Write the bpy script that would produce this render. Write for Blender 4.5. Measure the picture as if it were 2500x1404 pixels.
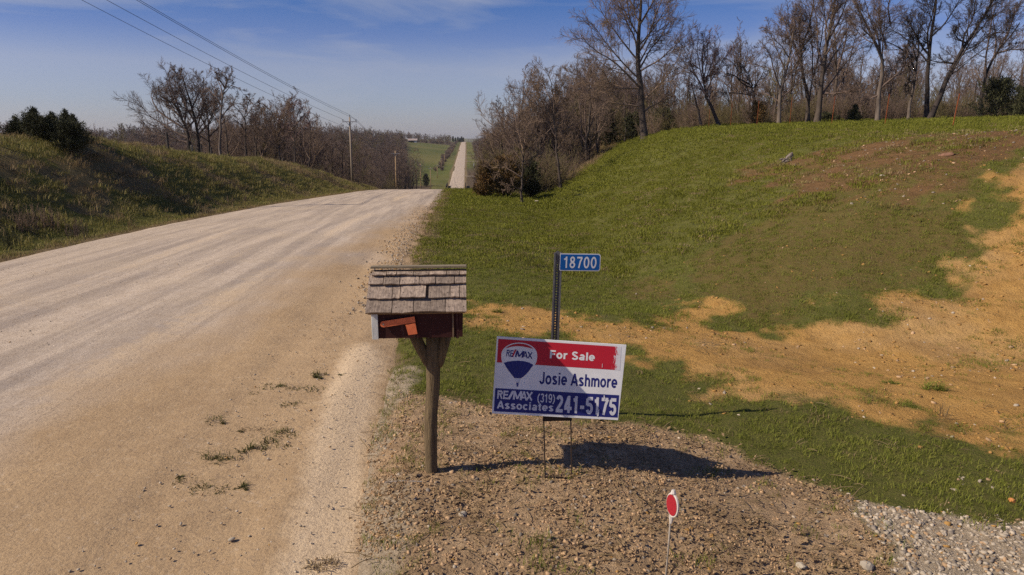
import bpy, bmesh, math, random
import numpy as np
from mathutils import Vector, Matrix, Euler

R = math.radians
sc = bpy.context.scene
for o in list(bpy.data.objects):
    bpy.data.objects.remove(o)

# ------------------------------------------------------------------ camera
CAM_Z = 2.55
PITCH, YAW, FPX = R(12.09), R(3.71), 1690.0          # FPX: focal length in pixels of the 2500 px photograph
cam_data = bpy.data.cameras.new('camera')
cam_data.sensor_width = 36.0
cam_data.lens = 36.0 * FPX / 2500.0
cam_data.clip_start, cam_data.clip_end = 0.05, 12000
cam = bpy.data.objects.new('camera', cam_data)
cam.location = (0, 0, CAM_Z)
cam.rotation_euler = (R(90) - PITCH, 0, -YAW)
sc.collection.objects.link(cam)
sc.camera = cam

# ------------------------------------------------------------------ sky, sun, exposure
SUN_ELEV = R(39.5)
SUN_AZ = R(13.0)          # direction shadows fall, from +X towards +Y
sd = Vector((math.cos(SUN_ELEV) * math.cos(SUN_AZ), math.cos(SUN_ELEV) * math.sin(SUN_AZ), -math.sin(SUN_ELEV)))
world = bpy.data.worlds.new('World')
sc.world = world
world.use_nodes = True
wn, wl = world.node_tree.nodes, world.node_tree.links
wn.clear()
w_out = wn.new('ShaderNodeOutputWorld')
w_bg = wn.new('ShaderNodeBackground')
w_sky = wn.new('ShaderNodeTexSky')
w_sky.sky_type = 'NISHITA'
w_sky.sun_disc = False
w_sky.sun_elevation = SUN_ELEV
# the sun stands opposite to where shadows fall
w_sky.sun_rotation = math.atan2(-sd.x, -sd.y)
w_sky.altitude = 250
w_sky.air_density = 1.0
w_sky.dust_density = 0.6
w_sky.ozone_density = 3.0
w_bg.inputs['Strength'].default_value = 0.10
# thin cirrus: streaky noise on the sky direction, only faintly brighter than the blue
w_tc = wn.new('ShaderNodeTexCoord')
w_map = wn.new('ShaderNodeMapping'); w_map.inputs['Scale'].default_value = (1.6, 2.2, 11.0)
w_map.inputs['Rotation'].default_value = (0.10, -0.06, 0.5)
w_noi = wn.new('ShaderNodeTexNoise'); w_noi.inputs['Scale'].default_value = 1.7
w_noi.inputs['Detail'].default_value = 7; w_noi.inputs['Roughness'].default_value = 0.52; w_noi.inputs['Distortion'].default_value = 0.6
w_rmp = wn.new('ShaderNodeMapRange'); w_rmp.inputs['From Min'].default_value = 0.49; w_rmp.inputs['From Max'].default_value = 0.74
w_rmp.inputs['To Max'].default_value = 0.75
w_mix = wn.new('ShaderNodeMix'); w_mix.data_type = 'RGBA'; w_mix.blend_type = 'MIX'
w_mix.inputs['B'].default_value = (3.1, 3.35, 4.15, 1)
w_tint = wn.new('ShaderNodeMix'); w_tint.data_type = 'RGBA'; w_tint.blend_type = 'MULTIPLY'
w_tint.inputs['Factor'].default_value = 1.0
w_sep = wn.new('ShaderNodeSeparateXYZ'); w_ramp = wn.new('ShaderNodeValToRGB')      # deeper blue overhead, lavender towards the horizon
for pos, colr in ((0.0, (0.60, 0.58, 0.77)), (0.05, (0.62, 0.585, 0.755)), (0.095, (0.71, 0.605, 0.735)), (0.135, (0.44, 0.46, 0.71)), (0.175, (0.28, 0.395, 0.685)), (0.5, (0.22, 0.34, 0.66)), (1.0, (0.21, 0.33, 0.65))):
    e_ = w_ramp.color_ramp.elements
    el_ = e_[0] if pos == 0.0 else (e_[-1] if pos == 1.0 else e_.new(pos))
    el_.position = pos; el_.color = (*colr, 1)
w_tc0 = wn.new('ShaderNodeTexCoord')
wl.new(w_tc0.outputs['Generated'], w_sep.inputs[0]); wl.new(w_sep.outputs['Z'], w_ramp.inputs[0]); wl.new(w_ramp.outputs['Color'], w_tint.inputs['B'])
wl.new(w_tc.outputs['Generated'], w_map.inputs['Vector'])
wl.new(w_map.outputs['Vector'], w_noi.inputs['Vector'])
wl.new(w_noi.outputs['Fac'], w_rmp.inputs['Value'])
wl.new(w_sky.outputs['Color'], w_tint.inputs['A'])
wl.new(w_rmp.outputs['Result'], w_mix.inputs['Factor'])
wl.new(w_tint.outputs['Result'], w_mix.inputs['A'])
wl.new(w_mix.outputs['Result'], w_bg.inputs['Color'])
wl.new(w_bg.outputs['Background'], w_out.inputs['Surface'])

sun_data = bpy.data.lights.new('sun', 'SUN')
sun_data.energy = 4.3
sun_data.angle = R(0.53)
sun_data.color = (1.0, 0.885, 0.72)
sun = bpy.data.objects.new('sun', sun_data)
sun.rotation_euler = sd.to_track_quat('-Z', 'Y').to_euler()
sun.location = (-30, -10, 40)
sc.collection.objects.link(sun)

sc.view_settings.view_transform = 'Standard'
sc.view_settings.look = 'None'
sc.view_settings.exposure = 0.30
sc.view_settings.gamma = 1.0
sc.view_settings.use_curve_mapping = False
sc.cycles.use_denoising = False
sc.cycles.max_bounces = 5
sc.cycles.diffuse_bounces = 3
sc.cycles.transparent_max_bounces = 8

#@TERRAIN
# ------------------------------------------------------------------ terrain: one height function
def vnoise(x, y, seed=0):
    """smooth value noise in 2-D, about -1..1"""
    x = np.asarray(x, float); y = np.asarray(y, float)
    xi, yi = np.floor(x), np.floor(y)
    fx, fy = x - xi, y - yi
    fx = fx * fx * fx * (fx * (fx * 6 - 15) + 10); fy = fy * fy * fy * (fy * (fy * 6 - 15) + 10)
    def h(a, b):
        n = np.sin(a * 127.1 + b * 311.7 + seed * 74.7) * 43758.5453
        return (n - np.floor(n)) * 2 - 1
    return (h(xi, yi) * (1 - fx) * (1 - fy) + h(xi + 1, yi) * fx * (1 - fy)
            + h(xi, yi + 1) * (1 - fx) * fy + h(xi + 1, yi + 1) * fx * fy)

def fbm(x, y, seed=0, octaves=4, gain=0.5):
    s, a, f = 0.0, 1.0, 1.0
    for k in range(octaves):
        s = s + a * vnoise(x * f + 17.3 * k, y * f - 9.1 * k, seed + k)
        a *= gain; f *= 2.03
    return s

def sstep(a, b, t):
    t = np.clip((np.asarray(t, float) - a) / (b - a), 0, 1)
    return t * t * (3 - 2 * t)

def pch(xs, ys, x):
    """monotone cubic interpolation"""
    xs = np.asarray(xs, float); ys = np.asarray(ys, float); x = np.asarray(x, float)
    h = np.diff(xs); d = np.diff(ys) / h
    m = np.zeros_like(ys); m[0] = d[0]; m[-1] = d[-1]
    for i in range(1, len(xs) - 1):
        if d[i - 1] * d[i] > 0:
            w1 = 2 * h[i] + h[i - 1]; w2 = h[i] + 2 * h[i - 1]
            m[i] = (w1 + w2) / (w1 / d[i - 1] + w2 / d[i])
    k = np.clip(np.searchsorted(xs, x) - 1, 0, len(h) - 1)
    t = np.clip((x - xs[k]) / h[k], 0, 1)
    return ((1 + 2 * t) * (1 - t) ** 2 * ys[k] + t * (1 - t) ** 2 * h[k] * m[k]
            + t * t * (3 - 2 * t) * ys[k + 1] + t * t * (t - 1) * h[k] * m[k + 1])

RY = [-60, -20, 0, 10, 20, 30, 45, 58, 75, 100, 150, 200, 260, 310, 360, 438, 657, 900, 1245, 1500, 4000]
RZ = [0.9, 0.25, 0.0, -0.10, -0.26, -0.52, -1.05, -1.62, -2.75, -5.1, -10.4, -15.0, -18.7, -19.5, -18.9, -16.6, -12.2, -7.0, -2.2, -6.0, -14.0]
def zr(y): return pch(RY, RZ, y)
def x_left(y): return pch([-60, 10, 20, 35, 60, 120, 300, 1250, 4000], [-11.0, -10.8, -10.8, -10.3, -8.9, -8.6, -8.3, -7.6, -7.6], y)
def x_right(y): return pch([-60, 0, 4, 6, 9, 13, 18, 30, 60, 120, 300, 1250, 4000], [-0.6, -0.62, -0.72, -0.88, -1.0, -1.25, -1.35, -1.5, -1.75, -1.6, -1.3, -0.6, -0.6], y)

TOE = np.array([(8.5, 130), (7.4, 95), (7.0, 75), (6.3, 55), (5.6, 42), (4.9, 30), (4.2, 20), (3.9, 15.5), (4.3, 12.4), (5.8, 10.6),
                (8.6, 9.2), (12.5, 8.2), (20, 6.8), (40, 4.0), (90, 0)], float)
def toe_dist(x, y):
    """signed distance to the foot of the right-hand bank, positive uphill"""
    x = np.asarray(x, float); y = np.asarray(y, float)
    best = np.full(x.shape, 1e9); sgn = np.ones(x.shape)
    for a, b in zip(TOE[:-1], TOE[1:]):
        ab = b - a
        t = np.clip(((x - a[0]) * ab[0] + (y - a[1]) * ab[1]) / (ab @ ab), 0, 1)
        dx, dy = x - (a[0] + t * ab[0]), y - (a[1] + t * ab[1])
        d = np.hypot(dx, dy)
        cr = ab[0] * (y - a[1]) - ab[1] * (x - a[0])
        up = d < best - 1e-9
        best = np.where(up, d, best); sgn = np.where(up, np.sign(cr), sgn)
    return best * sgn

def z_left(y): return pch([-60, 20, 34, 44, 55, 66, 85, 99, 130, 200, 310, 657, 1245, 4000],
                          [2.6, 2.55, 2.5, 1.55, 1.05, -0.05, -2.3, -3.7, -7.6, -14.4, -19.0, -11.5, -1.8, -12], y)

def terrain(x, y, fine=True):
    x = np.asarray(x, float); y = np.asarray(y, float)
    base = zr(y)
    xl, xr = x_left(y), x_right(y)
    # left: verge, bank, field
    u = xl - x
    zl = z_left(y)
    lump = fbm(x * 0.28, y * 0.28, 3, 4)
    zL = base - 0.10 * sstep(0.0, 0.7, u) + (zl - base + 0.1) * sstep(1.0, 6.9, u)
    zL = zL + 0.16 * lump * sstep(1.0, 4, u) * (1 - sstep(90, 160, y))
    field = zl * 0 + 0.010 * np.clip(u - 8, 0, 60)
    zL = zL + field * (1 - sstep(55, 90, y)) - 0.4 * sstep(9, 16, u) * sstep(40, 60, y) * (1 - sstep(90, 130, y))
    plate = -3.0 + 3.0 * fbm(x * 0.006, y * 0.006, 11, 3)
    wide = sstep(30, 170, u) * sstep(80, 200, y) * (1 - sstep(300, 480, y))
    zL = zL * (1 - wide) + plate * wide
    rise = sstep(420, 800, y) * np.clip(u - 8, 0, 90) * 0.045 + sstep(310, 430, y) * sstep(1100, 800, y) * np.clip(u - 16, 0, 110) * 0.075
    zL = zL + rise
    # right: verge, ditch, bank
    v = x - xr
    d = toe_dist(x, y)
    zP = 2.85 + 0.036 * np.clip(x - 16, -5, 26) + 0.016 * np.clip(y - 30, 0, 45)
    zP = zP - 2.1 * sstep(52, 84, y) * sstep(25, 14, x)
    lowp = zr(y) + 5.5
    k = sstep(74, 150, y)
    zP = zP * (1 - k) + np.minimum(zP, lowp) * k
    flat = base - 0.08 * sstep(0.1, 1.2, v) - 0.34 * np.exp(-((d + 1.0) / 1.6) ** 2) * sstep(60, 40, y)
    near = 0.16 * np.exp(-(((x - 0.15) / 1.3) ** 2 + ((y - 4.6) / 1.9) ** 2))      # the low mound the mailbox stands on
    flat = flat + near - 0.10 * sstep(1.0, 3.0, x) * sstep(9, 6, y)
    W = 10.6 + 0.6 * sstep(25, 8, y) + 2.0 * sstep(36, 60, y)
    zR = flat + (zP - flat) * sstep(0, 1, np.clip((d + 0.8) / W, 0, 1)) * (1 - 0.25 * 0)
    zR = zR + 0.07 * fbm(x * 0.35, y * 0.35, 5, 3) * sstep(0.5, 4, v)
    zR = zR + 0.75 * np.exp(-((x - 14.0) / 3.6) ** 2 - ((y - 12.0) / 2.8) ** 2)      # eroded cut at the driveway end of the bank
    wideR = sstep(30, 160, v) * sstep(140, 260, y)
    zR = zR * (1 - wideR) + (-5.0 + 4 * fbm(x * 0.006, y * 0.006, 19, 3)) * wideR
    z = np.where(x < 0.5 * (xl + xr), zL, zR)
    onroad = sstep(0.35, -0.5, np.maximum(-u * 0 + (xl - x), x - xr))
    z = z * (1 - onroad) + (base - 0.25) * onroad
    far = sstep(1400, 3000, np.hypot(x, y))
    z = z * (1 - far) + (-6 + 10 * fbm(x * 0.0012, y * 0.0012, 23, 3)) * far
    if fine:
        nearw = 1 - sstep(25, 45, np.hypot(x, y))
        z = z + nearw * 0.020 * fbm(x * 2.3, y * 2.3, 7, 3) * (1 - onroad)
    return z

def road_z(x, y):
    xl, xr = x_left(y), x_right(y)
    c, hw = 0.5 * (xl + xr), 0.5 * (xr - xl)
    s = (x - c) / hw
    return zr(y) + 0.055 * (1 - np.clip(s, -1, 1) ** 2) + 0.012 * fbm(x * 1.3, y * 0.16, 31, 3)

def gz(x, y):
    """height of what one stands on at a point: road or ground"""
    x = np.asarray(x, float); y = np.asarray(y, float)
    on = (x > x_left(y) + 0.15) & (x < x_right(y) - 0.15)
    return np.where(on, road_z(x, y), terrain(x, y))

CP, SP, CY, SY = math.cos(PITCH), math.sin(PITCH), math.cos(YAW), math.sin(YAW)
def at(px, py, Y):
    """the world point at forward distance Y that the photograph shows at pixel (px, py)"""
    r, dn = px - 1250.0, py - 702.0
    fwd = FPX * CP - dn * SP
    up = -dn * CP - FPX * SP
    dx, dy = r * CY + fwd * SY, fwd * CY - r * SY
    return Vector((dx / dy * Y, Y, CAM_Z + up / dy * Y))
#@END

# ------------------------------------------------------------------ helpers
COL = sc.collection.objects
rng = np.random.default_rng(7)

def tag(o, label=None, cat=None, group=None, kind=None):
    if label: o['label'] = label
    if cat: o['category'] = cat
    if group: o['group'] = group
    if kind: o['kind'] = kind
    return o

def empty(name, loc, label=None, cat=None, group=None):
    o = bpy.data.objects.new(name, None)
    o.empty_display_size = 0.2
    o.location = loc
    COL.link(o)
    return tag(o, label, cat, group)

def mesh_obj(name, verts, faces, mats, parent=None, loc=None, smooth=False, mat_idx=None):
    """one mesh object; when parented, vertices are given relative to the parent"""
    me = bpy.data.meshes.new(name)
    me.from_pydata([tuple(map(float, v)) for v in verts], [], [tuple(map(int, f)) for f in faces])
    if not isinstance(mats, (list, tuple)): mats = [mats]
    for m in mats: me.materials.append(m)
    if mat_idx is not None: me.polygons.foreach_set('material_index', np.asarray(mat_idx, np.int32))
    if smooth: me.polygons.foreach_set('use_smooth', np.ones(len(me.polygons), bool))
    me.update()
    o = bpy.data.objects.new(name, me)
    if loc is not None: o.location = loc
    COL.link(o)
    if parent is not None: o.parent = parent
    return o

def fast_mesh(name, V, quads=None, tris=None, mats=(), mat_idx=None, smooth=False, attrs=None):
    """mesh from numpy arrays"""
    V = np.asarray(V, np.float32)
    nq = 0 if quads is None else len(quads); nt = 0 if tris is None else len(tris)
    loops = np.concatenate([np.asarray(quads, np.int32).ravel() if nq else np.zeros(0, np.int32),
                            np.asarray(tris, np.int32).ravel() if nt else np.zeros(0, np.int32)])
    starts = np.concatenate([np.arange(nq) * 4, nq * 4 + np.arange(nt) * 3]).astype(np.int32)
    me = bpy.data.meshes.new(name)
    me.vertices.add(len(V)); me.vertices.foreach_set('co', V.ravel())
    if len(loops):
        me.loops.add(len(loops)); me.loops.foreach_set('vertex_index', loops)
        me.polygons.add(nq + nt); me.polygons.foreach_set('loop_start', starts)
    for m in mats: me.materials.append(m)
    if mat_idx is not None and nq + nt: me.polygons.foreach_set('material_index', np.asarray(mat_idx, np.int32))
    if smooth and nq + nt: me.polygons.foreach_set('use_smooth', np.ones(nq + nt, bool))
    for k, a in (attrs or {}).items():
        a = np.asarray(a)
        if a.ndim == 2:
            at_ = me.attributes.new(k, 'FLOAT_VECTOR', 'POINT'); at_.data.foreach_set('vector', a.astype(np.float32).ravel())
        elif a.dtype.kind == 'i':
            at_ = me.attributes.new(k, 'INT', 'POINT'); at_.data.foreach_set('value', a.astype(np.int32))
        else:
            at_ = me.attributes.new(k, 'FLOAT', 'POINT'); at_.data.foreach_set('value', a.astype(np.float32))
    me.update(calc_edges=True)
    me.validate()
    return me

def link(name, me, parent=None, loc=None):
    o = bpy.data.objects.new(name, me)
    if loc is not None: o.location = loc
    COL.link(o)
    if parent is not None: o.parent = parent
    return o

class MB:
    """collects vertices and faces of one part"""
    def __init__(s): s.v, s.f, s.m = [], [], []
    def add(s, verts, faces, m=0):
        n = len(s.v); s.v += [Vector(q) for q in verts]
        s.f += [tuple(i + n for i in f) for f in faces]; s.m += [m] * len(faces)
        return s
    def box(s, lo, hi, m=0, M=None):
        x0, y0, z0 = lo; x1, y1, z1 = hi
        vs = [Vector(p) for p in ((x0,y0,z0),(x1,y0,z0),(x1,y1,z0),(x0,y1,z0),(x0,y0,z1),(x1,y0,z1),(x1,y1,z1),(x0,y1,z1))]
        if M is not None: vs = [M @ q for q in vs]
        return s.add(vs, ((0,3,2,1),(4,5,6,7),(0,1,5,4),(1,2,6,5),(2,3,7,6),(3,0,4,7)), m)
    def tube(s, pts, rad, k=8, m=0, cap=True, jit=0.0, seed=0):
        pts = [Vector(p) for p in pts]; rr = random.Random(seed)
        if not hasattr(rad, '__len__'): rad = [rad] * len(pts)
        vs = []
        for i, p in enumerate(pts):
            t = (pts[min(i + 1, len(pts) - 1)] - pts[max(i - 1, 0)]).normalized()
            a = t.orthogonal().normalized() if i == 0 else (a - t * a.dot(t)).normalized()
            b = t.cross(a)
            for j in range(k):
                an = 2 * math.pi * j / k; q = rad[i] * (1 + jit * rr.uniform(-1, 1))
                vs.append(p + (a * math.cos(an) + b * math.sin(an)) * q)
        fs = [(i*k+j, i*k+(j+1)%k, (i+1)*k+(j+1)%k, (i+1)*k+j) for i in range(len(pts)-1) for j in range(k)]
        if cap: fs += [tuple(range(k-1, -1, -1)), tuple((len(pts)-1)*k + j for j in range(k))]
        return s.add(vs, fs, m)
    def prism(s, poly, a, b, m=0):
        """extrude polygon (list of points) by vector a..b offsets"""
        n = len(poly); a, b = Vector(a), Vector(b)
        vs = [Vector(p) + a for p in poly] + [Vector(p) + b for p in poly]
        fs = [tuple(range(n)), tuple(range(2*n-1, n-1, -1))] + [(i, n+i, n+(i+1)%n, (i+1)%n) for i in range(n)]
        return s.add(vs, fs, m)
    def build(s, name, mats, parent=None, origin=None, smooth=False, bevel=0.0):
        off = Vector(origin) if origin is not None else Vector((0, 0, 0))
        if parent is not None and origin is None: off = parent.location
        me = bpy.data.meshes.new(name)
        bm = bmesh.new()
        bv = [bm.verts.new(q - off) for q in s.v]
        for f, mi in zip(s.f, s.m):
            try:
                fc = bm.faces.new([bv[i] for i in f]); fc.material_index = mi; fc.smooth = smooth
            except ValueError: pass
        bmesh.ops.recalc_face_normals(bm, faces=bm.faces)
        if bevel: bmesh.ops.bevel(bm, geom=bm.edges[:], offset=bevel, segments=1, affect='EDGES')
        bm.to_mesh(me); bm.free()
        for mm in (mats if isinstance(mats, (list, tuple)) else [mats]): me.materials.append(mm)
        o = bpy.data.objects.new(name, me); COL.link(o)
        if parent is not None: o.parent = parent
        else: o.location = off
        return o

def ground_xy(px, Y):
    """X of the ground point at forward distance Y seen at photograph column px"""
    x = at(px, 450, Y).x
    for _ in range(4):
        z = float(gz(x, Y))
        fr = x * SY + Y * CY; r = x * CY - Y * SY
        dep = fr * CP - (z - CAM_Z) * SP
        x += ((px - 1250) / FPX * dep - r) / CY
    return x

def foot(px, Y):
    x = ground_xy(px, Y)
    return Vector((x, Y, float(gz(x, Y))))

def poly_sd(poly, x, y):
    """signed distance to a polygon in the ground plane, negative inside"""
    P = np.asarray(poly, float); x = np.asarray(x, float); y = np.asarray(y, float)
    best = np.full(x.shape, 1e9); inside = np.zeros(x.shape, bool)
    for a, b in zip(P, np.roll(P, -1, 0)):
        ab = b - a
        t = np.clip(((x - a[0]) * ab[0] + (y - a[1]) * ab[1]) / (ab @ ab + 1e-12), 0, 1)
        best = np.minimum(best, np.hypot(x - a[0] - t * ab[0], y - a[1] - t * ab[1]))
        c = (a[1] > y) != (b[1] > y)
        xc = a[0] + (y - a[1]) / (b[1] - a[1] + 1e-12) * ab[0]
        inside ^= c & (x < xc)
    return np.where(inside, -best, best)

# ------------------------------------------------------------------ materials
def newmat(name):
    m = bpy.data.materials.new(name); m.use_nodes = True
    nt = m.node_tree; nt.nodes.clear()
    out = nt.nodes.new('ShaderNodeOutputMaterial'); b = nt.nodes.new('ShaderNodeBsdfPrincipled')
    nt.links.new(b.outputs['BSDF'], out.inputs['Surface'])
    b.inputs['Specular IOR Level'].default_value = 0.25
    return m, nt, b

def N(nt, t, **kw):
    n = nt.nodes.new(t)
    for k, v in kw.items():
        if k in n.inputs: n.inputs[k].default_value = v
        else: setattr(n, k, v)
    return n

def noise(nt, vec, scale, detail=4, rough=0.55, dist=0.0):
    n = N(nt, 'ShaderNodeTexNoise'); n.inputs['Scale'].default_value = scale
    n.inputs['Detail'].default_value = detail; n.inputs['Roughness'].default_value = rough; n.inputs['Distortion'].default_value = dist
    if vec is not None: nt.links.new(vec, n.inputs['Vector'])
    return n.outputs['Fac']

def rmap(nt, val, a, b, c=0.0, d=1.0):
    n = N(nt, 'ShaderNodeMapRange'); n.inputs[1].default_value = a; n.inputs[2].default_value = b
    n.inputs[3].default_value = c; n.inputs[4].default_value = d
    nt.links.new(val, n.inputs[0]); return n.outputs[0]

def mixc(nt, fac, A, B, blend='MIX'):
    n = N(nt, 'ShaderNodeMix', data_type='RGBA', blend_type=blend)
    for s, v in (('Factor', fac), ('A', A), ('B', B)):
        sock = n.inputs[s] if s != 'Factor' else n.inputs[0]
        if s == 'A': sock = n.inputs[6]
        if s == 'B': sock = n.inputs[7]
        if hasattr(v, 'is_output'): nt.links.new(v, sock)
        elif s == 'Factor': sock.default_value = v
        else: sock.default_value = (*v, 1)
    return n.outputs[2]

def mathn(nt, op, a, b=None):
    n = N(nt, 'ShaderNodeMath', operation=op)
    for i, v in enumerate((a, b)):
        if v is None: continue
        if hasattr(v, 'is_output'): nt.links.new(v, n.inputs[i])
        else: n.inputs[i].default_value = v
    return n.outputs[0]

def bump(nt, bsdf, h, strength=0.4, dist=0.02):
    n = N(nt, 'ShaderNodeBump'); n.inputs['Strength'].default_value = strength; n.inputs['Distance'].default_value = dist
    nt.links.new(h, n.inputs['Height']); nt.links.new(n.outputs['Normal'], bsdf.inputs['Normal'])

def coords(nt, scale=(1, 1, 1), kind='Object'):
    tc = N(nt, 'ShaderNodeTexCoord'); mp = N(nt, 'ShaderNodeMapping'); mp.inputs['Scale'].default_value = scale
    nt.links.new(tc.outputs[kind], mp.inputs['Vector']); return mp.outputs['Vector']

def attr(nt, name):
    n = N(nt, 'ShaderNodeAttribute'); n.attribute_name = name; return n.outputs['Fac']

def plain(name, c1, c2=None, scale=8.0, rough=0.8, stretch=(1, 1, 1), bmp=0.0, bscale=40.0, rnd=0.0, metal=0.0, lo=0.35, hi=0.65, bdist=0.01):
    """two-tone noisy surface, optionally varied per object"""
    m, nt, b = newmat(name)
    v = coords(nt, stretch)
    c2 = c2 or tuple(0.75 * q for q in c1)
    col = mixc(nt, rmap(nt, noise(nt, v, scale, 6, 0.6), lo, hi), c1, c2)
    if rnd:
        oi = N(nt, 'ShaderNodeObjectInfo')
        hs = N(nt, 'ShaderNodeHueSaturation')
        nt.links.new(rmap(nt, oi.outputs['Random'], 0, 1, 1 - rnd, 1 + rnd), hs.inputs['Value'])
        nt.links.new(col, hs.inputs['Color']); col = hs.outputs['Color']
    nt.links.new(col, b.inputs['Base Color'])
    b.inputs['Roughness'].default_value = rough; b.inputs['Metallic'].default_value = metal
    if bmp: bump(nt, b, noise(nt, v, bscale, 6, 0.65), bmp, bdist)
    return m

# ------------------------------------------------------------------ where the ground changes (metres on the ground)
CLAY = [(0.0, 11.8), (1.1, 11.4), (2.0, 10.5), (2.6, 10.15), (3.5, 11.5), (4.3, 12.0), (4.1, 10.6), (5.0, 10.4), (5.8, 10.65), (7.0, 10.5),
        (8.2, 10.9), (9.3, 11.5), (10.5, 12.9), (11.5, 14.2), (12.4, 14.7), (15.5, 13.6), (18, 9), (12, 4.5), (8.0, 5.6), (6.5, 6.0),
        (5.48, 6.06), (5.05, 6.66), (4.15, 6.7), (3.5, 6.8), (3.03, 7.3), (2.54, 8.0), (2.24, 8.85), (1.53, 9.65), (0.67, 10.3), (0.0, 10.9)]
BROWN = [(9.6, 23.2), (11.3, 22.2), (12.3, 20.6), (13.3, 18.6), (15.5, 18), (17, 16), (13.5, 14.8), (12.6, 15.0), (11.3, 14.6), (10.2, 15), (9.5, 16.3), (9.0, 19)]
SCRUB = [(-0.95, 7.2), (-0.64, 7.0), (0.21, 6.45), (1.39, 6.2), (2.18, 6.1), (2.56, 5.6), (2.87, 5.1), (3.36, 4.75), (4.03, 4.35), (6, 3.2), (5, 0.5),
         (1.2, -1), (-0.3, 0.5), (-0.5, 3.3), (-0.8, 4.8), (-0.94, 5.8)]
DRIVE = [(3.05, 4.95), (3.6, 4.6), (4.1, 4.35), (8, 2.6), (14, 1.0), (14, -3), (5, -1), (3.4, 1.5), (2.75, 3.2), (2.85, 4.0)]
THIN = [(3.2, 14.5), (7.3, 17.0), (9.3, 17), (12.2, 15.0), (10.6, 12.6), (9.3, 11.3), (5.7, 10.3), (3.6, 10.2)]

def masks(x, y):
    w = 0.42 * fbm(x * 1.1, y * 1.1, 41, 4)
    w2 = fbm(x * 3.1, y * 3.1, 43, 3)
    clay = sstep(0.55, -0.45, poly_sd(CLAY, x, y) + w * 1.3 + 0.28 * w2)
    brown = sstep(1.5, -0.7, poly_sd(BROWN, x, y) + w * 3.2 + 0.5 * w2) * (0.72 + 0.28 * sstep(-0.5, 0.4, fbm(x * 0.7, y * 1.2, 44, 4)))
    scrub = sstep(0.14, -0.14, poly_sd(SCRUB, x, y) + w * 0.45)
    drive = sstep(0.10, -0.12, poly_sd(DRIVE, x, y) + w * 0.4)
    thin = sstep(0.4, -0.8, poly_sd(THIN, x, y) + w * 2.0)
    spots = thin * sstep(0.45, 1.05, fbm(x * 1.5, y * 1.5, 45, 4) + 0.45 * w2 + 0.85 * sstep(2.2, 0.0, poly_sd(CLAY, x, y)) - 0.45)      # bare clay showing through the thin grass
    clay = np.maximum(clay, 0.75 * spots * sstep(1.3, 0.4, poly_sd(CLAY, x, y)))
    u = x_left(y) - x; v = x - x_right(y)
    edge = sstep(0.55, 0.12, u + 0.25 * w) * (u > -0.5) + sstep(0.45, 0.05, v + 0.5 * w) * (v > -0.6) * sstep(7.0, 9.0, y)   # dead litter beside the road
    edge = np.maximum(edge, 0.8 * sstep(140, 220, y) * (sstep(2.6, 1.0, u + w) * (u > -0.5) + sstep(2.2, 0.8, v + w) * (v > -0.5)))
    d = toe_dist(x, y)
    deadR = sstep(2.0, 0.8, np.abs(d - 1.6 - 0.34 * (y - 60))) * sstep(54, 60, y) * (v > 3) * (y < 110)
    dead = np.clip(sstep(0.1, 0.9, fbm(x * 0.35, y * 0.35, 51, 4) + 0.25 * sstep(1.5, 5, u) + 0.35 * sstep(28, 20, y) * sstep(2, 4, u)) * (u > 0.8) * (1 - sstep(90, 140, y)) + deadR, 0, 1)
    wild = (u > 0.8) * 1.0
    return dict(clay=clay, brown=brown * (1 - clay), scrub=scrub * (1 - drive), drive=drive, thin=thin * (1 - clay) * (1 - brown), edge=np.clip(edge, 0, 1), dead=dead, wild=wild)

def far_field(x, y):
    """0 woodland floor, 1 open pasture"""
    u = x_left(y) - x; v = x - x_right(y)
    past = sstep(325, 345, y) * sstep(960, 930, y) * (u > 0) * sstep(4, -4, u - 0.0817 * y + 8)
    past = np.maximum(past, (v > 0) * (v < 9) * sstep(420, 500, y))
    past = np.maximum(past, (u > 0) * sstep(9, 7, u) * (y > 120))
    past = np.maximum(past, sstep(110, 95, y) * 1.0)
    past = np.maximum(past, sstep(1100, 1200, np.hypot(x, y)) * (fbm(x * 0.004, y * 0.004, 61, 2) > -0.1))
    return np.clip(past, 0, 1)

def spaced(spec):
    out = []
    for a, b, step in spec: out.append(np.arange(a, b, step))
    return np.concatenate(out + [[spec[-1][1]]])

def grid_mesh(name, xs, ys, zf, mats, attrs=None):
    X, Y = np.meshgrid(xs, ys)
    Z = zf(X, Y)
    nx, ny = len(xs), len(ys)
    i = np.arange(nx - 1)[None, :] + nx * np.arange(ny - 1)[:, None]
    q = np.stack([i, i + 1, i + 1 + nx, i + nx], -1).reshape(-1, 4)
    a = {k: f.ravel() for k, f in (attrs(X, Y) if attrs else {}).items()}
    return fast_mesh(name, np.stack([X, Y, Z], -1).reshape(-1, 3), q, None, mats, None, True, a)

# --- ground material
m_ground, nt, b = newmat('ground_soil_and_turf')
v = coords(nt)
n_fine = noise(nt, v, 30, 6, 0.7); n_mid = noise(nt, v, 5.0, 5, 0.6); n_big = noise(nt, v, 0.45, 4, 0.6); n_huge = noise(nt, v, 0.012, 4, 0.6)
green = mixc(nt, rmap(nt, n_mid, 0.35, 0.7), (0.105, 0.115, 0.022), (0.145, 0.142, 0.034))
green = mixc(nt, rmap(nt, n_fine, 0.42, 0.75), green, (0.16, 0.125, 0.05))
green = mixc(nt, rmap(nt, n_big, 0.40, 0.75, 0, 0.35), green, (0.060, 0.068, 0.014))
wood = mixc(nt, rmap(nt, n_mid, 0.3, 0.7), (0.075, 0.055, 0.035), (0.12, 0.085, 0.05))
past = mixc(nt, rmap(nt, n_huge, 0.35, 0.65), (0.095, 0.105, 0.028), (0.15, 0.135, 0.045))
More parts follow.
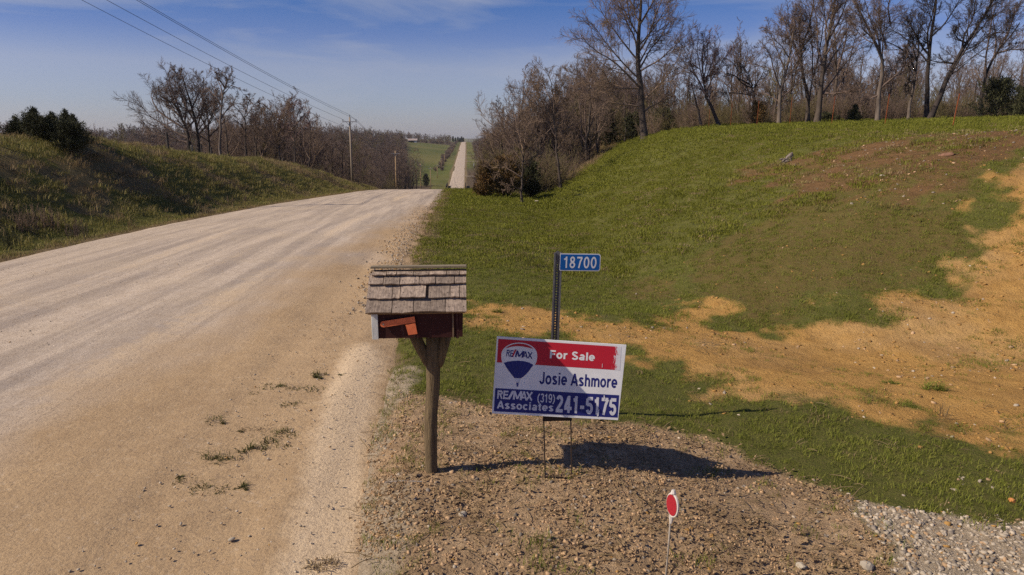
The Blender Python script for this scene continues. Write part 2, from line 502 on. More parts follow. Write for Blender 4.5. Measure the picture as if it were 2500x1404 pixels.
clay = mixc(nt, rmap(nt, n_mid, 0.3, 0.75), (0.56, 0.322, 0.104), (0.42, 0.231, 0.069))
clay = mixc(nt, rmap(nt, n_fine, 0.5, 0.8, 0, 0.7), clay, (0.32, 0.155, 0.038))
clay = mixc(nt, rmap(nt, n_big, 0.5, 0.75, 0, 0.6), clay, (0.52, 0.36, 0.19))
n_b2 = noise(nt, v, 0.9, 5, 0.6, 0.4)
clay = mixc(nt, rmap(nt, n_b2, 0.48, 0.70, 0, 0.65), clay, (0.27, 0.145, 0.05))
brown = mixc(nt, rmap(nt, n_mid, 0.3, 0.7), (0.23, 0.125, 0.055), (0.145, 0.082, 0.036))
brown = mixc(nt, rmap(nt, n_fine, 0.45, 0.75, 0, 0.8), brown, (0.10, 0.07, 0.035))
scrubc = mixc(nt, rmap(nt, n_mid, 0.35, 0.68), (0.58, 0.40, 0.235), (0.37, 0.245, 0.14))
scrubc = mixc(nt, rmap(nt, n_fine, 0.45, 0.75, 0, 0.6), scrubc, (0.19, 0.12, 0.065))
scrubc = mixc(nt, rmap(nt, n_b2, 0.46, 0.66, 0, 0.55), scrubc, (0.19, 0.125, 0.075))
deadc = mixc(nt, rmap(nt, n_fine, 0.3, 0.75), (0.26, 0.19, 0.10), (0.12, 0.085, 0.045))
drivec = mixc(nt, rmap(nt, n_fine, 0.35, 0.7), (0.50, 0.40, 0.285), (0.30, 0.225, 0.145))
col = mixc(nt, attr(nt, 'pasture'), wood, past)
col = mixc(nt, attr(nt, 'nearby'), col, green)
def amask(name, lo=0.32, hi=0.68, k=0.5):
    s = mathn(nt, 'ADD', attr(nt, name), mathn(nt, 'MULTIPLY', mathn(nt, 'SUBTRACT', n_mid, 0.5), k))
    s = mathn(nt, 'ADD', s, mathn(nt, 'MULTIPLY', mathn(nt, 'SUBTRACT', n_fine, 0.5), 0.9))
    return rmap(nt, s, lo, hi)
for nm, cc in (('dead', deadc), ('thin', brown), ('brown', brown), ('clay', clay), ('edge', deadc), ('scrub', scrubc), ('drive', drivec)):
    f = amask(nm, *((0.26, 0.74) if nm in ('clay', 'scrub') else (0.15, 0.85) if nm == 'brown' else (0.32, 0.68)))
    if nm in ('thin', 'dead'): f = mathn(nt, 'MULTIPLY', f, 0.7)
    col = mixc(nt, f, col, cc)
nt.links.new(col, b.inputs['Base Color'])
b.inputs['Roughness'].default_value = 0.95; b.inputs['Specular IOR Level'].default_value = 0.08
n_xf = noise(nt, v, 85, 5, 0.75)
hh = mathn(nt, 'ADD', mathn(nt, 'ADD', mathn(nt, 'MULTIPLY', n_fine, 0.55), mathn(nt, 'MULTIPLY', n_xf, 0.22)), n_mid)
bump(nt, b, hh, 0.9, 0.09)

def g_attrs(X, Y):
    m = masks(X, Y)
    near = 1 - sstep(90, 130, Y) * 1.0
    v_ = X - x_right(Y)
    m['drive'] = np.maximum(m['drive'], 0.85 * sstep(0.42, 0.0, v_ + 0.22 * fbm(X * 1.7, Y * 1.7, 46, 3)) * (v_ > -0.8) * sstep(8.6, 7.6, Y))      # sandy shoulder of the pull-off
    near = near * (1 - sstep(60, 90, np.abs(X)) * sstep(60, 90, Y))
    return dict(clay=m['clay'], brown=m['brown'], scrub=m['scrub'], drive=m['drive'], thin=m['thin'] * 0.55, edge=m['edge'], dead=m['dead'], nearby=near, pasture=far_field(X, Y))

xs = spaced([(-4200, -1200, 250), (-1200, -300, 45), (-300, -80, 8), (-80, -26, 1.5), (-26, -11.5, 0.45), (-11.5, -10.2, 0.16), (-10.2, -1.9, 1.4), (-1.9, 7.0, 0.085), (7.0, 16, 0.2),
             (16, 40, 0.8), (40, 100, 3), (100, 320, 9), (320, 1200, 50), (1200, 4200, 250)])
ys = spaced([(-60, -6, 6), (-6, 2.5, 0.5), (2.5, 9.0, 0.085), (9.0, 17, 0.16), (17, 40, 0.4), (40, 110, 1.0), (110, 340, 5), (340, 1300, 20), (1300, 5200, 200)])
ground = link('ground', grid_mesh('ground', xs, ys, terrain, [m_ground], g_attrs))
tag(ground, kind='structure')

# --- road: gravel sheet over the lowered ground
m_road, nt, b = newmat('limestone_gravel_road')
v = coords(nt)
vs_ = coords(nt, (1.0, 0.055, 1.0))
grain = noise(nt, v, 42, 7, 0.75); streak = noise(nt, vs_, 1.9, 6, 0.68, 0.35); blot = noise(nt, v, 0.55, 5, 0.62); mid = noise(nt, v, 6, 5, 0.65)
c = mixc(nt, rmap(nt, streak, 0.42, 0.58), (0.56, 0.455, 0.355), (0.365, 0.298, 0.243))
c = mixc(nt, rmap(nt, blot, 0.42, 0.72, 0, 0.55), c, (0.56, 0.445, 0.32))
c = mixc(nt, rmap(nt, mid, 0.40, 0.75, 0, 0.5), c, (0.33, 0.245, 0.17))
sand = mixc(nt, rmap(nt, blot, 0.35, 0.68), (0.46, 0.315, 0.175), (0.37, 0.25, 0.14))
sand = mixc(nt, rmap(nt, mid, 0.4, 0.75, 0, 0.5), sand, (0.54, 0.385, 0.225))
c = mixc(nt, rmap(nt, mathn(nt, 'ADD', attr(nt, 'sandy'), mathn(nt, 'MULTIPLY', mathn(nt, 'SUBTRACT', blot, 0.5), 0.9)), 0.2, 0.8), c, sand)
c = mixc(nt, rmap(nt, mathn(nt, 'ADD', attr(nt, 'pale'), mathn(nt, 'MULTIPLY', mathn(nt, 'SUBTRACT', mid, 0.5), 0.8)), 0.22, 0.85, 0, 0.9), c, (0.70, 0.525, 0.335))
c = mixc(nt, rmap(nt, grain, 0.50, 0.72, 0, 0.9), c, (0.20, 0.14, 0.10))
coarse = noise(nt, v, 17, 5, 0.7)
c = mixc(nt, rmap(nt, coarse, 0.55, 0.75, 0, 0.6), c, (0.24, 0.175, 0.125))
c = mixc(nt, rmap(nt, coarse, 0.42, 0.26, 0, 0.5), c, (0.60, 0.49, 0.37))
c = mixc(nt, rmap(nt, grain, 0.40, 0.24, 0, 0.6), c, (0.62, 0.52, 0.41))
nt.links.new(c, b.inputs['Base Color'])
b.inputs['Roughness'].default_value = 0.95; b.inputs['Specular IOR Level'].default_value = 0.1
bump(nt, b, mathn(nt, 'ADD', mathn(nt, 'ADD', mathn(nt, 'MULTIPLY', grain, 0.5), mathn(nt, 'MULTIPLY', coarse, 0.5)), mathn(nt, 'MULTIPLY', streak, 0.6)), 0.7, 0.035)

S = np.concatenate([np.linspace(-1.12, -0.9, 12), np.linspace(-0.88, 0.62, 46), np.linspace(0.64, 1.14, 46)])
ys_r = spaced([(-60, 2, 2.5), (2, 12, 0.11), (12, 24, 0.28), (24, 80, 0.8), (80, 340, 4), (340, 1500, 15)])
YY = np.repeat(ys_r[:, None], len(S), 1)
xl, xr = x_left(YY), x_right(YY)
wob = (0.13 * fbm(YY * 0.9, YY * 0 + np.sign(S)[None, :] * 9, 71, 4) + 0.7 * sstep(200, 330, YY) * fbm(YY * 0.022, YY * 0 + np.sign(S)[None, :] * 5, 72, 3)) * np.abs(S)[None, :] ** 6
XX = 0.5 * (xl + xr) + 0.5 * (xr - xl) * S[None, :] + wob
ZZ = road_z(XX, YY)
over = np.clip(np.maximum(xl - XX, XX - xr), 0, 2)
ZZ = ZZ - 0.50 * over ** 1.2 - 0.05 * sstep(-0.5, 0.1, np.maximum(xl - XX, XX - xr)) + 0.007 * fbm(XX * 3, YY * 3, 77, 3) * (YY < 30) + 0.02 * fbm(XX * 0.8, YY * 0.8, 78, 2) * sstep(-0.6, 0.0, XX - xr) * (YY < 60)
ZZ = ZZ + (0.022 * vnoise(XX * 0.95 + 0.3 * fbm(YY * 0.05, YY * 0, 75, 2), YY * 0.02, 74) + 0.012 * vnoise(XX * 2.3, YY * 0.05, 76)) * sstep(90, 60, YY)
w_ = 0.6 * fbm(XX * 0.5, YY * 0.25, 79, 4)
sandy = sstep(-5.2, -1.9, XX + w_ + 0.06 * (10 - np.clip(YY, 0, 30))) * sstep(52, 26, YY)
pale = 1.25 * np.exp(-((XX - x_right(YY) + 0.30 + 0.16 * w_) / 0.24) ** 2) * sstep(9.5, 8.0, YY) + sum(a_ * np.exp(-((XX - c_ + 0.25 * w_) / 0.30) ** 2) for a_, c_ in ((0.55, -4.1), (0.40, -5.6), (0.45, -7.3), (0.4, -8.9))) * sstep(4, 9, YY) * sstep(70, 45, YY) * (0.6 + 0.4 * fbm(XX * 0.5, YY * 0.12, 73, 3))
nx = len(S)
i = np.arange(nx - 1)[None, :] + nx * np.arange(len(ys_r) - 1)[:, None]
q = np.stack([i, i + 1, i + 1 + nx, i + nx], -1).reshape(-1, 4)
road = link('road', fast_mesh('road', np.stack([XX, YY, ZZ], -1).reshape(-1, 3), q, None, [m_road], None, True,
                              dict(sandy=sandy.ravel(), pale=np.clip(pale, 0, 1).ravel())))
tag(road, kind='structure')

# lanes that leave the far road on its right, pale gravel
for ya, x1, w in ((545, 13, 3.0), (600, 15, 4.0), (668, 11, 3.0), (395, 5, 2.0)):
    gx = np.linspace(-1.2, x1, 14); gy = np.array([ya - w / 2, ya + w / 2])
    lane = link('side_lane', grid_mesh('side_lane', gx, gy, lambda a, c_: terrain(a, c_) + 0.25, [m_road]))
    tag(lane, kind='structure')

# ------------------------------------------------------------------ mailbox
W_post = plain('weathered_post_wood', (0.20, 0.145, 0.08), (0.10, 0.07, 0.04), 9, 0.9, (6, 6, 0.8), 0.7, 22, bdist=0.02)
m_shake, nt, b = newmat('weathered_cedar_shake')
v = coords(nt, (60, 60, 60)); v2 = coords(nt, (70, 9, 9))
oi = N(nt, 'ShaderNodeObjectInfo')
c = mixc(nt, rmap(nt, noise(nt, v2, 1.0, 5, 0.6), 0.3, 0.7), (0.43, 0.33, 0.255), (0.28, 0.215, 0.17))
c = mixc(nt, rmap(nt, noise(nt, v, 0.5, 6, 0.7), 0.44, 0.66, 0, 0.75), c, (0.15, 0.108, 0.083))
hs = N(nt, 'ShaderNodeHueSaturation')
nt.links.new(rmap(nt, oi.outputs['Random'], 0, 1, 0.66, 1.16), hs.inputs['Value']); nt.links.new(c, hs.inputs['Color'])
nt.links.new(hs.outputs['Color'], b.inputs['Base Color']); b.inputs['Roughness'].default_value = 0.9
bump(nt, b, noise(nt, v2, 1.3, 5, 0.7), 0.8, 0.009)
m_nail = plain('rusty_nail', (0.05, 0.03, 0.022), rough=0.6)
m_ridge = plain('ridge_board_wood', (0.27, 0.22, 0.15), (0.17, 0.135, 0.09), 5, 0.85, (1.5, 20, 20), 0.3)
m_red, nt, b = newmat('peeling_barn_red_paint')
vv = coords(nt, (26, 26, 2.2)); v = coords(nt)
peel = rmap(nt, noise(nt, vv, 1.1, 5, 0.7), 0.60, 0.70)
c = mixc(nt, rmap(nt, noise(nt, v, 14, 5), 0.3, 0.7), (0.052, 0.013, 0.011), (0.034, 0.009, 0.008))
c = mixc(nt, mathn(nt, 'MULTIPLY', peel, 0.6), c, (0.20, 0.14, 0.11))
nt.links.new(c, b.inputs['Base Color']); b.inputs['Roughness'].default_value = 0.75
bump(nt, b, peel, 0.2, 0.003)
m_redin = plain('bare_wood_batten', (0.25, 0.17, 0.10), (0.14, 0.09, 0.055), 9, 0.85, (10, 10, 1))
m_whitep = plain('weathered_white_paint', (0.66, 0.66, 0.63), (0.48, 0.47, 0.43), 7, 0.6, (6, 6, 1), 0.1)
m_flag = plain('faded_orange_red_paint', (0.78, 0.20, 0.080), (0.64, 0.15, 0.060), 30, 0.55, (1, 1, 1), 0.1)
m_steel = plain('dull_steel', (0.42, 0.42, 0.42), rough=0.4, metal=0.8)

Y0 = 4.93
base = Vector((-0.300, 4.90, float(gz(-0.300, 4.90))))
box_ = empty('mailbox', base, 'shake-roofed red wooden mailbox on a round timber post beside the gravel road', 'mailbox')
ridge_z = at(1016, 655, Y0).z
yE = Y0 - 0.275; eave_z = at(1016, 765, yE).z
xa, xb = at(897, 715, Y0 - 0.14).x, at(1139, 715, Y0 - 0.14).x
yF = Y0 - 0.238; bot_z = at(1016, 825, yF).z
ba, bb_ = at(908, 800, yF).x, at(1130, 800, yF).x
slope = Vector((0, yE - Y0, eave_z - ridge_z)); slen = slope.length; sdir = slope.normalized()
nrm = Vector((1, 0, 0)).cross(sdir).normalized()
if nrm.z < 0: nrm = -nrm
# box walls
top_in = ridge_z - 0.045
def wall_top(y): return ridge_z - 0.02 - abs(y - Y0) / 0.275 * (ridge_z - eave_z) - 0.012
mb = MB(); th = 0.018
yB = 2 * Y0 - yF
mb.box((ba + 0.03, yF, bot_z), (bb_ - 0.05, yF + th, wall_top(yF)))
mb.box((ba + 0.03, yB - th, bot_z), (bb_ - 0.05, yB, wall_top(yB)))
mb.box((ba + 0.03, yF + th, bot_z), (bb_ - 0.05, yB - th, bot_z + th))
body = mb.build('wall', m_red, box_, bevel=0.0015)
for x0, x1, mm, nm in ((ba + 0.008, ba + 0.030, m_whitep, 'front_board'), (bb_ - 0.050, bb_ - 0.028, m_red, 'rear_board')):
    mb = MB(); pr = 0.005
    poly = [(x0, yF - pr, bot_z - 0.006), (x0, yB + pr, bot_z - 0.006), (x0, yB + pr, wall_top(yB) - 0.008), (x0, Y0, ridge_z - 0.03), (x0, yF - pr, wall_top(yF) - 0.008)]
    mb.prism(poly, (0, 0, 0), (x1 - x0, 0, 0)); o = mb.build(nm, mm, box_, bevel=0.0015)
    if nm == 'front_board': o['label'] = 'white painted end board'
mb = MB(); mb.box((ba, yF - 0.012, bot_z - 0.004), (ba + 0.044, yF - 0.0005, wall_top(yF) - 0.012)); o = mb.build('corner_trim', m_whitep, box_, bevel=0.002); o['label'] = 'white painted corner trim'
xs_ = at(1106, 800, yF).x
mb = MB(); mb.box((xs_ - 0.005, yF - 0.010, bot_z + 0.002), (xs_ + 0.006, yF - 0.0005, wall_top(yF) - 0.012)); mb.build('batten', m_redin, box_)
mb = MB(); mb.box((bb_ - 0.026, yF - 0.004, bot_z + 0.004), (bb_ - 0.002, yB, wall_top(yF) - 0.02)); mb.build('end_board', m_red, box_)
mb = MB(); px_ = at(1012, 800, yF).x; mb.box((px_ - 0.002, yF - 0.0025, bot_z), (px_ + 0.003, yF - 0.0005, wall_top(yF) - 0.02)); mb.build('board_seam', m_nail, box_)
# roof: sheathing, shingles, ridge cap
roof = MB()
for sgn in (1, -1):
    e = Vector((0, (yE - Y0) * sgn, eave_z - ridge_z)); n_ = Vector((0, nrm.y * sgn, nrm.z))
    A = Vector((xa + 0.012, Y0, ridge_z)) - n_ * 0.016; B = Vector((xb - 0.012, Y0, ridge_z)) - n_ * 0.016
    e2 = e * 0.97
    roof.add([A, B, B + e2, A + e2, A - n_ * .012, B - n_ * .012, B + e2 - n_ * .012, A + e2 - n_ * .012],
             [(0,1,2,3), (7,6,5,4), (0,4,5,1), (1,5,6,2), (2,6,7,3), (3,7,4,0)])
roof_o = roof.build('roof', m_redin, box_)
rows = [(0.0, 0.175, [110, 300, 430, 645, 850, 1075, 1245, 1340]), (0.175, 0.375, [72, 265, 475, 725, 935, 1180, 1335]),
        (0.375, 0.69, [70, 390, 490, 818, 846, 1125, 1245, 1335]), (0.69, 1.0, [66, 395, 665, 1065, 1335])]
rs = random.Random(5)
def shake(xl_, xr_, f0, f1, sgn, lift, thick, dy=0.0):
    e = Vector((0, (yE - Y0) * sgn, eave_z - ridge_z)); n_ = Vector((0, nrm.y * sgn, nrm.z))
    mb = MB(); nu, nv = 5, 3
    top, botm = [], []
    f_top = max(0.0, f0 - 0.10)
    sh = [rs.uniform(-0.002, 0.002) for _ in range(nu)]
    for j in range(nv):
        t = j / (nv - 1); f = f_top + (f1 - f_top + dy) * t
        for i_ in range(nu):
            s = i_ / (nu - 1)
            p = Vector((xl_ + (xr_ - xl_) * s, Y0, ridge_z)) + e * f
            h = -0.014 + (lift + thick) * t + sh[i_] * (0.3 + t) + rs.uniform(-0.0008, 0.0008)
            top.append(p + n_ * h); botm.append(p + n_ * (h - 0.003 - (thick - 0.003) * t))
    if True:
        for i_ in range(nu):       # ragged butt edge
            q_ = rs.uniform(-0.004, 0.004)
            top[(nv - 1) * nu + i_] += sdir * 0 + e.normalized() * q_; botm[(nv - 1) * nu + i_] += e.normalized() * q_
    F = []
    for j in range(nv - 1):
        for i_ in range(nu - 1):
            a = j * nu + i_; F.append((a, a + 1, a + nu + 1, a + nu)); F.append((a + 15, a + 15 + nu, a + 16 + nu, a + 16))
    for i_ in range(nu - 1):
        a = (nv - 1) * nu + i_; F.append((a, a + 1, a + 16, a + 15))
    for j in range(nv - 1):
        a = j * nu; F.append((a, a + nu, a + nu + 15, a + 15)); a += nu - 1; F.append((a, a + 15, a + nu + 15, a + nu))
    mb.add(top + botm, F)
    fm = f0 + (f1 - f0) * 0.62
    for s in (0.14, 0.86):
        if xr_ - xl_ < 0.05 and s > 0.5: continue
        p = Vector((xl_ + (xr_ - xl_) * (s + rs.uniform(-.05, .05)), Y0, ridge_z)) + e * fm
        t = (fm - f_top) / (f1 - f_top); h = -0.014 + (lift + thick) * t + 0.0022
        ring = [p + n_ * h + Vector((1, 0, 0)) * 0.0032 * math.cos(a_) + e.normalized() * 0.0032 * math.sin(a_) for a_ in [k_ * math.pi / 3 for k_ in range(6)]]
        mb.add(ring, [tuple(range(6))], 1)
    return mb.build('shingle', [m_shake, m_nail], roof_o, origin=box_.location)
for sgn in (1, -1):
    for ri, (f0, f1, bx) in enumerate(rows):
        for k in range(len(bx) - 1):
            l_, r_ = bx[k], bx[k + 1]
            if (l_, r_) == (818, 846): continue                   # the gap where a shingle is missing
            t0, t1 = (l_ - 70) / 1265, (r_ - 70) / 1265
            X0, X1 = xa + (xb - xa) * t0, xa + (xb - xa) * t1
            big = (l_ == 490)
            shake(X0 + 0.0024, X1 - 0.0024, f0, f1, sgn, 0.026 if big else 0.014 + rs.uniform(0, 0.005), 0.014 + rs.uniform(-0.002, 0.003),
                  rs.uniform(-0.008, 0.008) + (0.004 if big else 0))
mb = MB()
mb.box((xa + 0.012, Y0 - 0.024, ridge_z + 0.004), (xb + 0.002, Y0 + 0.024, ridge_z + 0.020))
o = mb.build('ridge_cap', m_ridge, roof_o, origin=box_.location, bevel=0.002)
# flag
yf = yF - 0.022
fl = MB()
P0, P1 = at(936, 792, yf), at(1013, 780, yf)
d_ = (P1 - P0).normalized(); n2 = Vector((-d_.z, 0, d_.x))
hw = 0.0215
arc = [P0 + (-d_ * math.cos(t) + n2 * math.sin(t)) * hw for t in np.linspace(-math.pi / 2, math.pi / 2, 9)]
fl.prism(arc + [P1 + n2 * hw, P1 - n2 * hw], (0, 0, 0), (0, 0.007, 0))
flag = fl.build('flag', m_flag, box_)
fl = MB()
fl.prism([at(990, 793, yf), at(1014, 789, yf), at(1019, 815, yf), at(997, 818, yf)], (0, -0.003, 0), (0, 0.004, 0))
fl.build('flag_pendant', m_flag, flag, origin=box_.location)
fl = MB(); fl.tube([P0 + Vector((0, -0.004, 0)), P0 + Vector((0, 0.026, 0))], 0.006, 8); fl.build('pivot_screw', m_steel, flag, origin=box_.location)
# post and braces
ptop = at(1059, 826, Y0); ptop.z = bot_z + 0.004
pts = [base + Vector((0, 0, -0.25)) + (base - ptop) * 0, base.lerp(ptop, 0.0), base.lerp(ptop, 0.2), base.lerp(ptop, 0.4), base.lerp(ptop, 0.6), base.lerp(ptop, 0.8), ptop]
pts[2] += Vector((-0.006, 0, 0)); pts[3] += Vector((-0.009, 0, 0)); pts[4] += Vector((0.004, 0.0, 0))
mb = MB(); mb.tube(pts, [0.048, 0.047, 0.047, 0.049, 0.050, 0.053, 0.055], 14, jit=0.05, seed=2)
mb.build('post', W_post, box_, smooth=True)
for (tx, by) in ((1005, 1046), (1092, 1072)):
    a_ = at(tx, 826, Y0); a_.z = bot_z + 0.002
    b_ = at(by, 884, Y0)
    mb = MB(); mb.tube([b_ + (b_ - a_) * 0.12, b_, a_.lerp(b_, 0.5) + Vector((0, 0, -0.008)), a_ + (a_ - b_) * 0.02], [0.03, 0.040, 0.042, 0.044], 10, jit=0.06, seed=int(tx))
    mb.build('brace', W_post, box_, smooth=True)

# ------------------------------------------------------------------ for-sale sign
def flat(name, rgb, rough=0.5, dirt=0.12):
    return plain(name, rgb, tuple(q * (1 - dirt) for q in rgb), 6, rough, (1, 1, 1))
m_swhite = flat('sign_white', (0.82, 0.81, 0.80), 0.45)
m_sblue = flat('sign_blue', (0.022, 0.026, 0.17), 0.4)
m_sgrey = flat('sign_pale_print', (0.70, 0.69, 0.71))
m_sred2 = flat('sign_red_plain', (0.50, 0.018, 0.035), 0.4)
m_black = plain('black_wire', (0.022, 0.018, 0.016), (0.05, 0.03, 0.02), 30, 0.55)
# the red band is scraped to white near its right end: noise on its own length
m_sred, nt, b = newmat('sign_red_scraped')
v = coords(nt)
sx = N(nt, 'ShaderNodeSeparateXYZ'); nt.links.new(v, sx.inputs[0])
e_ = mathn(nt, 'ADD', sx.outputs['X'], mathn(nt, 'MULTIPLY', sx.outputs['Z'], -0.10))
nz = noise(nt, coords(nt, (60, 60, 22)), 1.0, 5, 0.75, 1.0)
e_ = mathn(nt, 'ADD', e_, mathn(nt, 'MULTIPLY', mathn(nt, 'SUBTRACT', nz, 0.5), 0.17))
SCRAPE = None
sx_node = N(nt, 'ShaderNodeMapRange'); nt.links.new(e_, sx_node.inputs[0])
c = mixc(nt, sx_node.outputs[0], (0.50, 0.018, 0.035), (0.70, 0.68, 0.69))
nt.links.new(c, b.inputs['Base Color']); b.inputs['Roughness'].default_value = 0.4

Ys = 4.80
fx, fy = ground_xy(1362, Ys), Ys
sbase = Vector((fx, Ys, float(gz(fx, Ys))))
sign = empty('for_sale_sign', sbase, 'red, white and blue for-sale yard sign on black wire legs beside the mailbox', 'sign')
TL, TR, BL = at(1213, 821, Ys + 0.18), at(1529, 842, Ys + 0.18), at(1201, 1009, Ys + 0.08)      # the board leans back a little
U, Vv = TR - TL, BL - TL
def uv(zx, zy):
    """from measured marks on the sign's face to its own two axes"""
    A = np.array([[1925.0, -75.0], [125.0, 1140.0]]); s = np.linalg.solve(A, np.array([zx - 140.0, zy - 65.0])); return s[0], s[1]
def Sp(zx, zy, off=0.0):
    u_, v_ = uv(zx, zy); return TL + U * u_ + Vv * v_ + Vector((0, -off, 0))
def print_poly(name, pts, off, mat, parent=sign, thick=0.0006):
    mb = MB(); P = [Sp(a, c_, off) for a, c_ in pts]
    mb.prism(P, (0, 0, 0), (0, thick, 0)); return mb.build(name, mat, parent, origin=sign.location)
mb = MB(); mb.prism([Sp(140, 65), Sp(2065, 190), Sp(1945, 1320) , Sp(65, 1205)], (0, -0.004, 0), (0, 0.004, 0))
panel = mb.build('panel', m_swhite, sign, bevel=0.0008)
red = print_poly('red_band', [(162, 100), (1990, 219), (1968, 568), (140, 447)], 0.0050, m_sred)
xr_end = (Sp(1990, 219) - sign.location).x
sx_node.inputs[1].default_value = xr_end - 0.052 - 0.10 * (Sp(1980, 400) - sign.location).z
sx_node.inputs[2].default_value = xr_end - 0.036 - 0.10 * (Sp(1980, 400) - sign.location).z
blue = print_poly('blue_band', [(115, 828), (1958, 943), (1936, 1280), (92, 1172)], 0.0050, m_sblue)

# plain bold sans-serif drawn as strokes: capitals 1 high, lower case 0.73
def arc(cx, cy, rx, ry, a0, a1, n=12):
    return [(cx + rx * math.cos(R(a0 + (a1 - a0) * k / n)), cy + ry * math.sin(R(a0 + (a1 - a0) * k / n))) for k in range(n + 1)]
def glyphs(t):
    h = t / 2; X = 0.73; m = X / 2
    def bowl(w, y0, y1): return arc(w / 2, (y0 + y1) / 2, w / 2 - h, (y1 - y0) / 2 - h, 0, 360, 24)
    return {
        'F': (0.66, [[(h + .04, 0), (h + .04, 1)], [(.04, 1 - h), (.64, 1 - h)], [(.04, .52), (.58, .52)]]),
        'E': (0.70, [[(h + .04, 0), (h + .04, 1)], [(.04, 1 - h), (.67, 1 - h)], [(.04, .52), (.63, .52)], [(.04, h), (.68, h)]]),
        'o': (0.66, [bowl(.66, -.015, X + .015)]),
        'r': (0.46, [[(h + .04, 0), (h + .04, X)], arc(.40, m + .02, .40 - h - .04, X / 2 - h, 175, 78, 8)]),
        'S': (0.74, [arc(.37, .735, .33 - h, .28 - h, 20, 265, 16) + arc(.37, .275, .36 - h, .29 - h, 88, -160, 16)]),
        's': (0.60, [arc(.30, .535, .27 - h, .21 - h, 20, 265, 14) + arc(.30, .20, .29 - h, .215 - h, 88, -160, 14)]),
        'a': (0.64, [arc(.30, .20, .29 - h, .22 - h, 0, 360, 20), [(.60 - h, 0), (.60 - h, .48)] + arc(.33, .48, .27 - h, .265 - h, 0, 165, 10)]),
        'l': (0.28, [[(h + .05, 0), (h + .05, 1)]]),
        'i': (0.28, [[(h + .05, 0), (h + .05, X)], [(h + .05, .86), (h + .05, 1)]]),
        'e': (0.66, [arc(.33, m, .33 - h, m - h + .015, 4, 315, 22), [(h * .8, m - .01), (.66 - h * .1, m - .01)]]),
        'J': (0.60, [[(.56 - h, 1), (.56 - h, .30)] + arc(.28, .30, .28 - h, .31 - h, 0, -172, 14)]),
        'A': (0.78, [[(.04 + h * .3, 0), (.39, .99)], [(.39, .99), (.74 - h * .3, 0)], [(.2, .30), (.58, .30)]]),
        'h': (0.64, [[(h + .04, 0), (h + .04, 1)], arc(.33, .44, .29 - h, .305 - h, 170, 0, 10) + [(.62 - h, 0)]]),
        'm': (0.98, [[(h + .04, 0), (h + .04, X)], arc(.29, .47, .25 - h, .275 - h, 170, 0, 9) + [(.54 - h, 0)], arc(.68, .47, .28 - h, .275 - h, 170, 0, 9) + [(.96 - h, 0)]]),
        'R': (0.76, [[(h + .04, 0), (h + .04, 1)], [(.04, 1 - h), (.42, 1 - h)] + arc(.42, .735, .30 - h, .265 - h, 90, -90, 12) + [(.04, .47 + h)], [(.42, .5), (.70 - h * .5, 0)]]),
        'M': (0.92, [[(h + .04, 0), (h + .04, 1)], [(h + .06, .97), (.46, .10)], [(.46, .10), (.86 - h, .97)], [(.88 - h, 0), (.88 - h, 1)]]),
        'X': (0.74, [[(.02 + h * .5, 0), (.70 - h * .5, 1)], [(.02 + h * .5, 1), (.72 - h * .5, 0)]]),
        'c': (0.60, [arc(.32, m, .31 - h, m - h + .015, 42, 318, 20)]),
        't': (0.40, [[(.20, .93), (.20, .16)] + arc(.32, .16, .12, .16 - h, 180, 285, 6), [(.02, X - h * .8), (.37, X - h * .8)]]),
        '(': (0.36, [arc(.62, .42, .62 - h, .62, 122, 238, 12)]), ')': (0.36, [arc(-.26, .42, .62 - h, .62, 58, -58, 12)]),
        '-': (0.42, [[(.05, .37), (.38, .37)]]),
        '0': (0.62, [arc(.31, .5, .30 - h, .515 - h, 0, 360, 28)]),
        '1': (0.48, [[(.36 - h, 0), (.36 - h, 1)], [(.04, .76), (.20, .80), (.36 - h, .97)]]),
        '2': (0.62, [arc(.31, .70, .28 - h, .315 - h, 165, -32, 14) + [(.10, h)], [(.04, h), (.60, h)]]),
        '3': (0.62, [arc(.30, .735, .26 - h, .28 - h, 160, -80, 14), arc(.30, .275, .29 - h, .29 - h, 80, -165, 14)]),
        '4': (0.64, [[(.48 - h, 0), (.48 - h, 1)], [(.46 - h, .96), (.08, .30)], [(.02, .27), (.62, .27)]]),
        '5': (0.62, [[(.56, 1 - h), (.13, 1 - h)], [(.14, 1 - h), (.10, .50)], [(.10, .48), (.17, .57)] + arc(.31, .32, .29 - h, .335 - h, 100, -160, 16)]),
        '7': (0.60, [[(.04, 1 - h), (.57, 1 - h)], [(.55, .92), (.38, .58), (.24, 0)]]),
        '8': (0.62, [arc(.31, .745, .25 - h, .27 - h, 0, 360, 22), arc(.31, .27, .29 - h, .285 - h, 0, 360, 22)]),
        '9': (0.62, [arc(.31, .68, .28 - h, .335 - h, 0, 360, 22), arc(.31, .46, .29 - h, .475 - h, 25, -140, 16)]),
        ' ': (0.30, []),
    }
def ribbon(pts, t):
    P = [Vector((p[0], p[1], 0)) for p in pts]
    closed = (P[0] - P[-1]).length < 1e-6
    if closed: P = P[:-1]
    n = len(P); vs = []
    for i in range(n):
        a = P[i - 1] if (closed or i > 0) else None
        b_ = P[(i + 1) % n] if (closed or i < n - 1) else None
        d1 = (P[i] - a).normalized() if a is not None else None
        d2 = (b_ - P[i]).normalized() if b_ is not None else None
        d1 = d1 or d2; d2 = d2 or d1
        n1, n2 = Vector((-d1.y, d1.x, 0)), Vector((-d2.y, d2.x, 0))
        mm = (n1 + n2); mm = mm.normalized() if mm.length > 1e-4 else n1
        k = 1 / max(0.5, mm.dot(n1)); vs += [P[i] + mm * (t / 2 * k), P[i] - mm * (t / 2 * k)]
    fs = [(2 * i, 2 * i + 1, (2 * i + 3) % (2 * n), (2 * i + 2) % (2 * n)) for i in range(n if closed else n - 1)]
    return vs, fs
